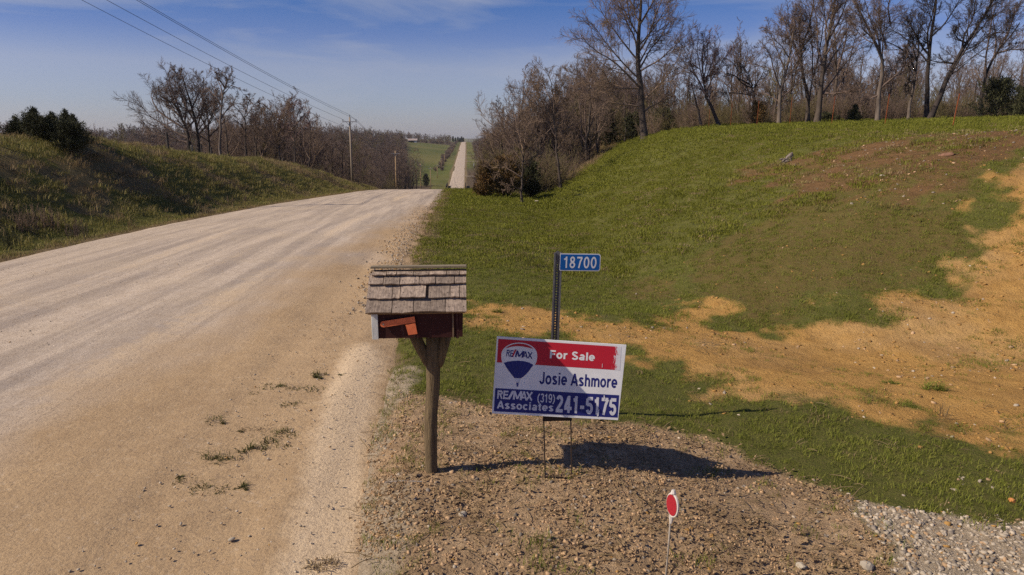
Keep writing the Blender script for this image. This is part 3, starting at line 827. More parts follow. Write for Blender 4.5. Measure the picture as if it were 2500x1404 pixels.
def lettering(name, body, P_bl, P_br, P_tl, mat, parent, origin, bold=0.17, spacing=0.07, nrm_off=Vector((0, -0.0058, 0))):
    """text whose baseline runs P_bl..P_br and whose capitals reach P_tl"""
    G = glyphs(bold); V_, F_, pen, dep = [], [], 0.0, []
    for ch in body:
        adv, strokes = G[ch]
        for si, st in enumerate(strokes):
            vs, fs = ribbon(st, bold); n = len(V_)
            V_ += [Vector((q.x + pen, q.y, 0)) for q in vs]; F_ += [tuple(i + n for i in f) for f in fs]; dep += [si * 0.00015] * len(vs)
        pen += adv + spacing
    x0_, x1_ = min(q.x for q in V_), max(q.x for q in V_)
    ex, ey = (P_br - P_bl) / (x1_ - x0_), (P_tl - P_bl)
    W = [P_bl + ex * (q.x - x0_) + ey * q.y + nrm_off + Vector((0, -d_, 0)) - origin for q, d_ in zip(V_, dep)]
    return mesh_obj(name, W, F_, mat, parent)
so = sign.location
def sign_text(body, bl, br, tl, mat, bold, spacing=0.07, lift=0.0058):
    return lettering('lettering', body, Sp(*bl), Sp(*br), Sp(*tl), mat, sign, so, bold, spacing, Vector((0, -lift, 0)))
sign_text('For Sale', (918, 385), (1588, 430), (926, 264), m_swhite, 0.20)
sign_text('Josie Ashmore', (762, 770), (1925, 836), (772, 588), m_sblue, 0.185, 0.06, 0.0046)
sign_text('(319)', (733, 1038), (993, 1054), (741, 908), m_sgrey, 0.15)
sign_text('Associates', (135, 1128), (972, 1180), (143, 1012), m_sgrey, 0.19)
sign_text('241-5175', (1003, 1192), (1910, 1246), (1017, 936), m_sgrey, 0.20)
sign_text('RE', (140, 984), (300, 993), (151, 860), m_sgrey, 0.19, 0.0)
sign_text('M', (372, 999), (500, 1006), (384, 868), m_sgrey, 0.17)
sign_text('A', (478, 1006), (580, 1012), (490, 876), m_sgrey, 0.17)
sign_text('X', (560, 1010), (662, 1016), (570, 884), m_sgrey, 0.19)
print_poly('slash', [(290, 994), (328, 996), (398, 870), (362, 868)], 0.0058, m_sgrey)
# balloon
def ell(cx, cy, rx, ry, a0, a1, n=18):
    return [(cx + rx * math.cos(t), cy + ry * math.sin(t)) for t in np.linspace(a0, a1, n)]
env = ell(468, 335, 264, 180, math.pi, 2 * math.pi, 22) + [(733, 380), (722, 440), (690, 500), (600, 600), (520, 680), (490, 690), (395, 684), (365, 640), (300, 560), (225, 470), (207, 410)]
print_poly('balloon_outline', env, 0.0056, m_swhite)
capb = ell(468, 335, 246, 166, math.pi * 1.19, math.pi * 1.82, 18) + [(600, 230), (520, 212), (440, 206), (360, 214), (300, 232)]
print_poly('balloon_red_cap', capb, 0.0063, m_sred2)
skirt = [(240, 455), (300, 436), (380, 426), (460, 422), (540, 430), (620, 452), (676, 486), (600, 590), (540, 650), (490, 686), (396, 680), (350, 620), (290, 540)]
print_poly('balloon_blue_skirt', skirt, 0.0063, m_sblue)
m_seam = flat('sign_blue_light', (0.07, 0.075, 0.24))
for a_, c_ in (((300, 440), (402, 676)), ((360, 430), (418, 678)), ((425, 425), (436, 680)), ((490, 426), (452, 680)), ((555, 436), (466, 682)), ((620, 456), (480, 684))):
    print_poly('balloon_seam', [a_, (a_[0] + 7, a_[1] + 1), (c_[0] + 3, c_[1]), c_], 0.0069, m_seam)
print_poly('basket_skirt', [(400, 694), (482, 698), (462, 752), (420, 750)], 0.0063, m_sgrey)
print_poly('basket', [(424, 752), (458, 755), (452, 808), (428, 806)], 0.0063, m_seam)
print_poly('basket_mark', [(420, 728), (438, 752), (462, 730), (442, 765)], 0.0069, m_sblue)
sign_text('RE', (275, 358), (376, 366), (287, 262), m_sblue, 0.17, 0.0, 0.0064)
sign_text('M', (402, 368), (520, 378), (428, 270), m_sblue, 0.17, 0.07, 0.0064)
sign_text('A', (510, 378), (592, 386), (520, 282), m_sblue, 0.17, 0.07, 0.0064)
sign_text('X', (585, 386), (660, 394), (592, 292), m_sblue, 0.17, 0.07, 0.0064)
print_poly('slash', [(352, 368), (378, 370), (428, 258), (404, 256)], 0.0064, m_sred2)
for q_ in ([(1722, 946), (1738, 940), (1746, 985), (1730, 1020)], [(1640, 1160), (1660, 1150), (1648, 1250), (1622, 1262)], [(1700, 470), (1706, 468), (1704, 520), (1698, 530)]):
    print_poly('scuff', q_, 0.0075, m_sgrey)
# wire legs
yb = Ys + 0.105
pL, pR = at(1327, 1000, yb), at(1393, 1004, yb)
gL, gR = foot(1331, Ys), foot(1396, Ys)
for n_leg, (p_, g_) in enumerate(((pL, gL), (pR, gR))):
    fr = MB(); fr.tube([g_ + Vector((0, 0, -0.15)), g_, p_, p_ + (p_ - g_).normalized() * 0.30], 0.0052, 6); fr.build('leg', m_black, sign)
fr = MB()
fr.tube([gL + Vector((0, 0, 0.012)), gR + Vector((0, 0, 0.006))], 0.006, 6); fr.build('ground_bar', m_black, sign)
fr = MB(); q0, q1 = at(1325, 1018, yb), at(1396, 1023, yb)
fr.box((q0.x, yb - 0.004, q1.z - 0.012), (q1.x, yb + 0.008, q0.z + 0.012)); fr.build('cross_bar', m_black, sign)

# ------------------------------------------------------------------ address marker
m_gal = plain('galvanised_channel', (0.20, 0.195, 0.20), (0.13, 0.125, 0.13), 14, 0.5, (6, 6, 1), 0.1, metal=0.35)
m_ablue = flat('address_blue', (0.006, 0.10, 0.36), 0.4)
Ya = 6.28
abase = foot(1347, Ya)
amark = empty('address_marker', abase, 'blue house number plate on a perforated steel post behind the for-sale sign', 'sign')
Pt = at(1362, 614, Ya)
ax = (Pt - abase); L = ax.length; ax.normalize()
wx = Vector((1, 0, 0)); wx = (wx - ax * wx.dot(ax)).normalized(); fy_ = Vector((0, 1, 0))
def A(s, t, d): return abase + ax * s + wx * t + fy_ * d
mb = MB()
hwid, dep, tk = 0.026, 0.030, 0.004
def bar(s0, s1, t0, t1, d0, d1):
    vs = [A(s, t, d) for s in (s0, s1) for (t, d) in ((t0, d0), (t1, d0), (t1, d1), (t0, d1))]
    mb.add(vs, ((0,3,2,1),(4,5,6,7),(0,1,5,4),(1,2,6,5),(2,3,7,6),(3,0,4,7)))
bar(-0.4, L - 0.02, -hwid, -0.006, 0, tk); bar(-0.4, L - 0.02, 0.006, hwid, 0, tk)
s = -0.1
while s < L - 0.12:
    bar(s, s + 0.013, -0.006, 0.006, 0.0002, tk - 0.0002); s += 0.0254
bar(L - 0.12, L - 0.02, -0.006, 0.006, 0.0002, tk - 0.0002)
mb.build('web', m_gal, amark)
mb = MB(); bar(-0.4, L - 0.004, hwid - tk, hwid, -dep, 0.001); bar(-0.4, L - 0.004, hwid - 0.0005, hwid + 0.012, -dep, -dep + tk); mb.build('flange', m_gal, amark)
mb = MB(); bar(-0.4, L - 0.01, -hwid, -hwid + tk, -dep, 0.001); bar(-0.4, L - 0.01, -hwid - 0.012, -hwid + 0.0005, -dep, -dep + tk); mb.build('flange', m_gal, amark)
mb = MB(); mb.prism([A(L - 0.02, -hwid, 0), A(L, -hwid * .5, 0), A(L + 0.008, 0, 0), A(L, hwid * .5, 0), A(L - 0.02, hwid, 0)], (0, 0, 0), (0, tk, 0)); mb.build('post_tip', m_gal, amark)
yp = Ya - 0.036
def rrect(x0, x1, y0, y1, r, sk=0.0, n=5):
    out = []
    for cx, cy, a0 in ((x1 - r, y0 + r, -90), (x1 - r, y1 - r, 0), (x0 + r * .3, y1 - r * .3, 90), (x0 + r * .3, y0 + r * .3, 180)):
        rr = r if cx > (x0 + x1) / 2 else r * .3
        for k in range(n):
            t = R(a0 + 90 * k / (n - 1)); X = cx + rr * math.cos(t); Y = cy + rr * math.sin(t)
            out.append(at(X - (Y - 640) * 0.05, Y + (X - 1415) * 0.012, yp))
    return out
mb = MB(); mb.prism(rrect(1367, 1466, 619.5, 661.5, 6), (0, 0, 0), (0, 0.004, 0)); mb.build('plate', m_sgrey, amark)
mb = MB(); mb.prism(rrect(1368, 1463.6, 621.5, 659.5, 5), (0, -0.0012, 0), (0, 0.001, 0)); mb.build('plate_face', m_ablue, amark)
lettering('lettering', '18700', at(1376, 654.0, yp), at(1455.5, 655.0, yp), at(1377.4, 626.4, yp), m_sgrey, amark, amark.location, 0.15, 0.12, Vector((0, -0.002, 0)))

# ------------------------------------------------------------------ driveway reflector
m_rw = flat('reflector_white', (0.60, 0.54, 0.48), 0.4); m_rr = plain('reflector_red', (0.36, 0.022, 0.034), (0.29, 0.016, 0.024), 90, 0.25)
m_rod = plain('fibreglass_rod', (0.36, 0.31, 0.25), (0.25, 0.21, 0.17), 40, 0.6)
Yr = 3.56
rb = foot(1622, Yr); rt = at(1637, 1268, Yr)
refl = empty('driveway_reflector', rb, 'red and white reflector disc on a thin rod at the bottom of the picture', 'reflector')
mb = MB(); mb.tube([rb + Vector((0, 0, -0.1)), rb, rb.lerp(rt, 0.5) + Vector((0.002, 0, 0)), rt + Vector((0, 0, 0.02))], 0.0052, 8); mb.build('rod', m_rod, refl, smooth=True)
cen = at(1641.5, 1233, Yr)
nd = Vector((-0.955, -0.295, 0.10)).normalized(); sd_ = Vector((0.295, -0.955, 0)).normalized() * -1; up_ = nd.cross(sd_).normalized()
if up_.z < 0: up_ = -up_
up_ = (up_ + sd_ * 0.10).normalized()
def disc(rx, ry, a, c_, n=28, taper=0.0):
    out = []
    for k in range(n):
        t = 2 * math.pi * k / n
        out.append(cen + sd_ * (rx * math.cos(t)) + up_ * (ry * math.sin(t) * (1 + taper * (math.sin(t) < -0.4))))
    return out
mb = MB(); mb.prism(disc(0.058, 0.069, 0, 0), nd * -0.009, nd * 0.0035); mb.build('disc', m_rw, refl, bevel=0.002)
mb = MB(); mb.prism(disc(0.050, 0.059, 0, 0), nd * 0.0036, nd * 0.0070); o = mb.build('lens', m_rr, refl); o['label'] = 'red reflective lens'
mb = MB(); mb.tube([cen - up_ * 0.066, cen - up_ * 0.108], [0.016, 0.008], 8); mb.build('socket', m_rw, refl)
mb = MB(); tp = cen + up_ * 0.068; mb.tube([tp, tp + up_ * 0.022], [0.018, 0.010], 8); mb.build('top_tab', m_rw, refl)

# ------------------------------------------------------------------ trees
def bark(name, c1, c2):
    return plain(name, c1, c2, 3.0, 0.95, (1, 1, 0.35), 0.4, 14, bdist=0.03)
m_bark = bark('grey_brown_bark', (0.115, 0.088, 0.069), (0.062, 0.046, 0.037))
m_barkd = bark('dark_bark', (0.062, 0.047, 0.040), (0.036, 0.027, 0.023))
m_barkp = bark('pale_bark', (0.20, 0.158, 0.128), (0.085, 0.064, 0.052))
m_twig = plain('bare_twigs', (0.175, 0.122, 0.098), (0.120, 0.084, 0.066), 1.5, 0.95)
m_twigw = plain('tan_twigs', (0.24, 0.165, 0.115), (0.155, 0.108, 0.076), 1.5, 0.95)  # tan twig colour, lighter than the plain bare twigs
m_twigp = plain('pink_budded_twigs', (0.27, 0.17, 0.15), (0.17, 0.11, 0.095), 2, 0.95)
m_twigg = plain('greenish_budded_twigs', (0.175, 0.142, 0.062), (0.115, 0.088, 0.045), 2, 0.95)
m_cedar = plain('cedar_green', (0.078, 0.078, 0.034), (0.044, 0.045, 0.020), 2.5, 0.9)
m_cedarb = plain('cedar_winter_brown', (0.20, 0.112, 0.040), (0.095, 0.075, 0.030), 1.0, 0.9)
m_cedarg = plain('cedar_bright_green', (0.050, 0.078, 0.026), (0.028, 0.042, 0.015), 2.5, 0.9)

def unit(a): return a / (np.linalg.norm(a, axis=-1, keepdims=True) + 1e-9)

def spawn(r, P, Rd, n_per, t0, t1, ang, length, seg, gn, trop, rfac, rmin, taper=0.35, droop=0.0, flat=1.0, lenpow=0.55):
    """children of branches P (N,K,3) with radii Rd (N,K): all in one go"""
    Nn, K, _ = P.shape
    M = int(n_per)
    t = r.uniform(t0, t1, (Nn, M)); t = (np.arange(M)[None, :] + r.uniform(0, 1, (Nn, M))) / M * (t1 - t0) + t0
    f = t * (K - 1); i = np.clip(f.astype(int), 0, K - 2); a = (f - i)[..., None]
    ix = np.arange(Nn)[:, None]
    pos = P[ix, i] * (1 - a) + P[ix, i + 1] * a
    tan = unit(P[ix, i + 1] - P[ix, i])
    rad = Rd[ix, i] * (1 - a[..., 0]) + Rd[ix, i + 1] * a[..., 0]
    rv = r.normal(size=tan.shape); perp = unit(rv - (rv * tan).sum(-1, keepdims=True) * tan)
    an = np.radians(r.normal(ang, ang * 0.22, (Nn, M)))[..., None]
    d = unit(tan * np.cos(an) + perp * np.sin(an) * np.array([1, flat, 1]))
    plen = np.linalg.norm(P[:, -1] - P[:, 0], axis=-1)[:, None]
    Ln = length * plen * (1.12 - t * lenpow) * r.uniform(0.65, 1.25, (Nn, M))
    pts = [pos]; dd = d
    for k in range(seg):
        dd = unit(dd + r.normal(size=dd.shape) * gn + np.array([0, 0, trop - droop * k / seg]))
        pts.append(pts[-1] + dd * (Ln / seg)[..., None])
    C = np.stack(pts, 2).reshape(Nn * M, seg + 1, 3)
    r0 = np.maximum(rad * rfac, rmin).reshape(-1)
    CR = r0[:, None] * np.linspace(1, taper, seg + 1)[None, :]
    CR = np.maximum(CR, rmin * 0.6)
    return C, CR

def tubes(P, Rd, k):
    """tube mesh arrays for many branches at once"""
    Nn, K, _ = P.shape
    ax = unit(P[:, -1] - P[:, 0])
    ref = np.where(np.abs(ax[:, 2:3]) < 0.9, np.array([[0, 0, 1.0]]), np.array([[1.0, 0, 0]]))
    a = unit(np.cross(ax, ref)); b2 = np.cross(ax, a)
    th = 2 * np.pi * np.arange(k) / k
    ring = a[:, None, None, :] * np.cos(th)[None, None, :, None] + b2[:, None, None, :] * np.sin(th)[None, None, :, None]
    V = P[:, :, None, :] + ring * Rd[:, :, None, None]
    base_ = (np.arange(Nn) * K * k)[:, None, None]
    rr = (np.arange(K - 1) * k)[None, :, None]; j = np.arange(k)[None, None, :]; j2 = (j + 1) % k
    Q = np.stack([base_ + rr + j, base_ + rr + j2, base_ + rr + k + j2, base_ + rr + k + j], -1).reshape(-1, 4)
    return V.reshape(-1, 3), Q

def join_tubes(parts):
    Vs, Qs, n = [], [], 0
    for (P, Rd, k) in parts:
        V, Q = tubes(P, Rd, k); Vs.append(V); Qs.append(Q + n); n += len(V)
    return np.concatenate(Vs), np.concatenate(Qs)

def resample(pts, n):
    pts = np.asarray(pts, float); s = np.r_[0, np.cumsum(np.linalg.norm(np.diff(pts, axis=0), axis=1))]
    t = np.linspace(0, s[-1], n)
    return np.stack([np.interp(t, s, pts[:, k]) for k in range(3)], -1)

def crown_from(r, limbs, lrad, dens=(8, 7, 6), ang=(42, 42, 40), leng=(0.50, 0.50, 0.66), gn=0.105, trop=0.07, rmin=(0.024, 0.014, 0.0105), start=0.2):
    """three further orders of branching grown from the main limbs"""
    out = [(limbs, lrad, 5)]
    P1, R1 = spawn(r, limbs, lrad, dens[0], start, 0.98, ang[0], leng[0], 5, gn, trop, 0.50, rmin[0])
    P2, R2 = spawn(r, P1, R1, dens[1], 0.18, 1.0, ang[1], leng[1], 4, gn, trop * 0.8, 0.5, rmin[1])
    P3, R3 = spawn(r, P2, R2, dens[2] + 2, 0.12, 1.0, ang[2], leng[2], 1, gn, trop * 0.6, 0.55, rmin[2])
    return out + [(P1, R1, 4), (P2, R2, 3), (P3, R3, 3)]

def generic_limbs(r, H, r0, n_limb, first, spread, lean=(0, 0), limb_len=0.62, gn=0.1, K=7):
    tr = np.array([[lean[0] * H * t * t, lean[1] * H * t * t, H * 0.86 * t] for t in np.linspace(0, 1, 9)])
    tr[1:-1, :2] += np.cumsum(r.normal(0, 0.012 * H, (7, 2)), 0)
    trad = r0 * np.linspace(1, 0.14, 9); trad[0] *= 1.25
    L, LR = spawn(r, tr[None], trad[None], n_limb, first, 0.97, spread, limb_len, K - 1, gn, 0.10, 0.55, 0.02, 0.25, lenpow=0.75)
    return tr, trad, L, LR

def make_tree_mesh(seed, H=10, r0=0.16, n_limb=11, first=0.22, spread=48, lean=(0, 0), dens=(6, 7, 6), limb_len=0.6, gn=0.12, **kw):
    r = np.random.default_rng(seed)
    tr, trad, L, LR = generic_limbs(r, H, r0, n_limb, first, spread, lean, limb_len, gn)
    tv, tq = tubes(tr[None], trad[None], 8)
    cv, cq = join_tubes(crown_from(r, L, LR, dens, gn=gn, **kw))
    return (tv, tq), (cv, cq)

def tree_thing(name, px, Y, trunk, limbs, label, group=None, seed=1, r0=0.2, rl=0.09, mt=None, mc=None, depth=1.6, z_off=-0.15, extra_trunks=(), **kw):
    """a tree from trunk and main limbs marked at photograph columns and rows; depth gives the limbs their spread away from and towards the camera"""
    r = np.random.default_rng(seed)
    f = foot(px, Y)
    f.z += z_off
    base_ = np.array(f)
    def pt(p, dy): return np.array(at(p[0], p[1], Y)) * np.array([1, 1, 1]) + np.array([0, dy, 0])
    tp = np.array([pt(p, 0) for p in trunk]); tp[0] = base_
    tp = resample(tp, 10); tp[1:-1] += r.normal(0, 0.03, (8, 3))
    trad = np.linspace(1, 0.22, 10) * r0; trad[0] *= 1.3
    tv, tq = tubes(tp[None], trad[None], 9)
    for k_, (et, er) in enumerate(extra_trunks):
        ep = np.array([pt(p, 0.35 * (k_ + 1)) for p in et]); ep = resample(ep, 10); ep[1:-1] += r.normal(0, 0.03, (8, 3))
        ev, eq = tubes(ep[None], (np.linspace(1, 0.25, 10) * er)[None], 8)
        tq = np.concatenate([tq, eq + len(tv)]); tv = np.concatenate([tv, ev])
    LP, LR = [], []
    for n_, lb in enumerate(limbs):
        s_ = r.uniform(-1, 1) * depth
        K = len(lb)
        p3 = np.array([pt(p, s_ * (i_ / (K - 1)) ** 1.2 + 0.0) for i_, p in enumerate(lb)])
        p3 = resample(p3, 8); p3[1:] += np.cumsum(r.normal(0, 0.035, (7, 3)), 0)
        LP.append(p3); LR.append(rl * r.uniform(0.75, 1.1) * np.linspace(1, 0.22, 8))
    # limbs that reach towards and away from the camera, so that the crown is round
    th = np.linalg.norm(tp[-1] - tp[0])
    xl_, xr_ = spawn(r, tp[None], trad[None], max(4, len(limbs) // 2 + 2), 0.45, 0.98, 45, 0.34, 7, 0.1, 0.12, 0.45, 0.02, 0.25, lenpow=0.4)
    LP = np.concatenate([np.array(LP), xl_]) if LP else xl_
    LR = np.concatenate([np.array(LR), xr_]) if len(LR) else xr_
    cv, cq = join_tubes(crown_from(r, LP, LR, **kw))
    root = empty(name, f, label, 'tree', group)
    link('trunk', fast_mesh('trunk', tv - base_, tq, None, [mt or m_bark], None, True), root)
    link('crown', fast_mesh('crown', cv - base_, cq, None, [mc or m_twig], None, False), root)
    return root

GR = 'bare trees along the top of the right bank'
tree_thing('bare_tree', 1574, 64, [(1574, 334), (1568, 280), (1565, 230), (1561, 180), (1556, 130), (1560, 70), (1566, 10), (1570, -70)],
    [[(1563, 195), (1530, 162), (1495, 126), (1468, 95), (1438, 55)], [(1566, 218), (1525, 182), (1490, 156), (1440, 132), (1404, 100)],
     [(1558, 135), (1545, 92), (1522, 55), (1500, 5)], [(1563, 165), (1585, 122), (1614, 90), (1640, 48)], [(1558, 130), (1580, 82), (1592, 30), (1612, -30)],
     [(1568, 248), (1600, 215), (1632, 172), (1655, 118)], [(1568, 215), (1505, 216), (1445, 206), (1402, 178)], [(1570, 262), (1525, 254), (1480, 250), (1440, 236)],
     [(1560, 90), (1535, 40), (1520, -20), (1505, -60)], [(1562, 60), (1590, 5), (1600, -50)], [(1570, 275), (1590, 262), (1625, 250), (1650, 232)],
     [(1560, 150), (1520, 105), (1480, 55), (1455, 15)], [(1562, 175), (1600, 150), (1630, 120), (1650, 90)]],
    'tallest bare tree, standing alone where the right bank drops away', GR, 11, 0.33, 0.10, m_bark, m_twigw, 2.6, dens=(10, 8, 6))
tree_thing('bare_tree', 1758, 66, [(1758, 297), (1740, 268), (1725, 238), (1718, 205), (1716, 170)],
    [[(1735, 258), (1712, 215), (1690, 180), (1662, 140)], [(1722, 228), (1700, 180), (1684, 140), (1672, 105)], [(1718, 205), (1708, 160), (1698, 120), (1696, 95)],
     [(1718, 200), (1722, 150), (1724, 110), (1728, 92)], [(1719, 205), (1735, 160), (1748, 120), (1752, 98)], [(1722, 225), (1745, 180), (1762, 145), (1772, 122)],
     [(1716, 180), (1712, 140), (1710, 100)]],
    'leaning bare tree with a rounded fan-shaped crown right of the tallest tree', GR, 12, 0.20, 0.075, m_bark, m_twigp, 1.6, dens=(7, 7, 6),
    extra_trunks=[([(1714, 304), (1708, 270), (1698, 235), (1690, 200)], 0.15)])
tree_thing('bare_tree', 1799, 74, [(1799, 292), (1803, 240), (1808, 190), (1809, 140), (1806, 95)],
    [[(1808, 185), (1800, 150), (1795, 120), (1800, 92)], [(1808, 175), (1818, 145), (1824, 118), (1820, 98)], [(1808, 150), (1806, 120), (1808, 85)]],
    'slim sapling with a narrow lantern-shaped crown behind the orange posts', GR, 13, 0.10, 0.04, m_bark, m_twig, 0.6, dens=(6, 5, 4), leng=(0.3, 0.35, 0.4))
tree_thing('bare_tree', 1842, 68, [(1842, 292), (1840, 262), (1842, 235), (1836, 212), (1826, 205)],
    [[(1840, 215), (1815, 205), (1800, 190), (1805, 170), (1790, 150), (1770, 140)], [(1838, 232), (1810, 228), (1785, 226), (1760, 240)], [(1830, 205), (1808, 196), (1785, 182), (1765, 180)],
     [(1840, 215), (1855, 190), (1862, 165)], [(1838, 210), (1830, 180), (1825, 160)]],
    'gnarled dark tree with crooked branches reaching left above the orange posts', GR, 14, 0.20, 0.085, m_barkd, m_barkd, 1.2, dens=(5, 6, 5), gn=0.2)
tree_thing('bare_tree', 1902, 62, [(1902, 298), (1904, 250), (1908, 215), (1912, 190), (1922, 165), (1930, 120), (1942, 60)],
    [[(1905, 215), (1893, 185), (1884, 160), (1878, 135), (1862, 116), (1846, 120)], [(1918, 175), (1900, 130), (1890, 90), (1885, 60)], [(1926, 140), (1908, 110), (1890, 95), (1880, 85)],
     [(1904, 240), (1935, 220), (1965, 190), (1990, 165)], [(1930, 120), (1925, 80), (1915, 45)], [(1910, 205), (1935, 185), (1955, 160)], [(1904, 250), (1880, 225), (1862, 222)]],
    'pale-barked bare tree with a dark crooked limb curling left', GR, 15, 0.19, 0.075, m_barkp, m_twig, 1.5, gn=0.16)
tree_thing('bare_tree', 1972, 63, [(1972, 298), (1973, 262), (1972, 235), (1962, 190), (1956, 150), (1955, 110), (1950, 40)],
    [[(1976, 248), (1985, 200), (1988, 150), (1992, 90), (1985, 10)], [(1960, 170), (1945, 120), (1940, 70), (1930, 20)], [(1957, 120), (1970, 70), (1975, 10), (1972, -30)],
     [(1985, 190), (2000, 140), (2005, 90), (2010, 20)], [(1958, 140), (1935, 100), (1925, 60)]],
    'forked bare tree with a U-shaped split just above its trunk', GR, 16, 0.21, 0.10, m_bark, m_twig, 1.4)
tree_thing('bare_tree', 1994, 61, [(1994, 298), (2000, 255), (2004, 215), (2008, 170), (2018, 120), (2026, 80), (2034, 20), (2040, -40)],
    [[(2003, 235), (2030, 205), (2060, 170), (2085, 145), (2112, 112)], [(2006, 190), (2025, 150), (2050, 115), (2075, 85)], [(2008, 170), (2002, 120), (2004, 60), (2000, 0)],
     [(2018, 120), (2012, 70), (2020, 20), (2015, -30)], [(2022, 100), (2045, 60), (2060, 20), (2065, -20)], [(2003, 228), (2040, 228), (2075, 220)], [(2030, 50), (2050, 10), (2058, -30)]],
    'big upright bare tree in the middle of the row with a long limb rising right', GR, 17, 0.27, 0.10, m_bark, m_twig, 2.0, dens=(7, 7, 6))
tree_thing('bare_tree', 2142, 58, [(2142, 300), (2144, 250), (2150, 210), (2155, 180), (2150, 140), (2135, 100), (2115, 60), (2090, 10), (2078, -30)],
    [[(2153, 195), (2160, 150), (2166, 110), (2175, 60), (2185, 10)], [(2150, 215), (2175, 190), (2195, 160), (2200, 120)], [(2150, 140), (2148, 90), (2130, 40), (2120, -10)],
     [(2164, 120), (2150, 70), (2145, 20)], [(2175, 60), (2160, 20), (2155, -30)], [(2135, 100), (2100, 70), (2080, 30)], [(2146, 230), (2120, 250), (2105, 265)]],
    'pale-barked bare tree whose main limb sweeps up to the left', GR, 18, 0.20, 0.09, m_barkp, m_twig, 1.7)
tree_thing('bare_tree', 2218, 60, [(2218, 296), (2222, 250), (2230, 210), (2234, 180), (2240, 140), (2242, 100)],
    [[(2235, 175), (2215, 125), (2190, 105), (2165, 95), (2130, 75)], [(2232, 195), (2210, 205), (2190, 220)], [(2240, 140), (2250, 90), (2255, 40)], [(2238, 150), (2225, 110), (2222, 60)]],
    'thin mottled bare tree whose upper limb arches over to the left', GR, 19, 0.15, 0.08, m_barkp, m_barkd, 1.3, gn=0.15)
tree_thing('bare_tree', 2262, 64, [(2262, 294), (2264, 240), (2264, 180), (2268, 130), (2275, 80), (2282, 30), (2288, -40)],
    [[(2264, 130), (2245, 95), (2235, 60), (2215, 25)], [(2266, 120), (2258, 80), (2262, 30), (2256, -20)], [(2274, 90), (2300, 60), (2318, 20), (2325, -20)], [(2264, 150), (2240, 110), (2205, 80), (2180, 60)], [(2278, 60), (2295, 10), (2305, -30)]],
    'tall straight dark-trunked tree beside the leaning pair', GR, 20, 0.24, 0.10, m_barkd, m_barkd, 1.8)
tree_thing('bare_tree', 2268, 57, [(2268, 295), (2288, 250), (2305, 205), (2325, 165), (2348, 125), (2375, 85), (2400, 45), (2425, 0)],
    [[(2290, 240), (2310, 200), (2330, 160), (2360, 110), (2380, 70), (2395, 20)], [(2348, 125), (2350, 80), (2365, 40), (2368, -10)], [(2360, 105), (2330, 95), (2310, 80)], [(2375, 85), (2410, 65), (2440, 30)],
     [(2330, 155), (2300, 150), (2275, 140)], [(2400, 45), (2405, 10), (2400, -30)]],
    'twin-stemmed dark tree leaning steeply to the right', GR, 21, 0.24, 0.10, m_barkd, m_barkd, 1.5)
tree_thing('bare_tree', 2392, 66, [(2392, 294), (2396, 240), (2405, 190), (2420, 150), (2440, 115), (2465, 95), (2490, 55)],
    [[(2420, 150), (2435, 130), (2442, 80), (2436, 20)], [(2440, 115), (2470, 60), (2480, 10)], [(2405, 190), (2400, 130), (2405, 70), (2415, 10)], [(2430, 130), (2460, 120), (2495, 130)]],
    'rightmost tall bare tree, forking above the big dark cedar', GR, 22, 0.19, 0.10, m_barkd, m_twig, 1.6)

GM = 'small bare trees at the foot of the right bank'
tree_thing('bare_tree', 1276, 40, [(1276, 498), (1273, 470), (1275, 440), (1278, 410), (1279, 380), (1278, 350)],
    [[(1272, 432), (1250, 415), (1225, 405), (1200, 410)], [(1278, 400), (1250, 360), (1225, 320), (1190, 290), (1172, 272)], [(1278, 390), (1262, 340), (1245, 300), (1232, 262)],
     [(1278, 375), (1280, 330), (1288, 290)], [(1280, 395), (1300, 360), (1325, 340)], [(1277, 365), (1268, 320), (1260, 280)], [(1280, 402), (1305, 385), (1330, 380)], [(1273, 462), (1255, 452), (1240, 450)]],
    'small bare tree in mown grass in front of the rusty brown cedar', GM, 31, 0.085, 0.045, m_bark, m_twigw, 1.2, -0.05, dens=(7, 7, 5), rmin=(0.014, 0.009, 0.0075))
tree_thing('bare_tree', 1369, 53, [(1369, 438), (1362, 400), (1358, 360), (1356, 320), (1352, 280), (1345, 250)],
    [[(1357, 335), (1340, 305), (1320, 285), (1300, 265)], [(1354, 300), (1325, 255), (1310, 220), (1294, 190)], [(1352, 280), (1350, 235), (1345, 200), (1330, 180)],
     [(1350, 270), (1362, 235), (1370, 205), (1366, 190)], [(1358, 345), (1375, 325), (1390, 312)], [(1354, 300), (1335, 270), (1290, 250), (1262, 215)], [(1350, 260), (1330, 220), (1318, 190)]],
    'bare tree on the lower bank slope, taller of the two small ones', GM, 32, 0.12, 0.06, m_bark, m_twigw, 1.6, -0.05, dens=(7, 7, 6), rmin=(0.018, 0.011, 0.009))

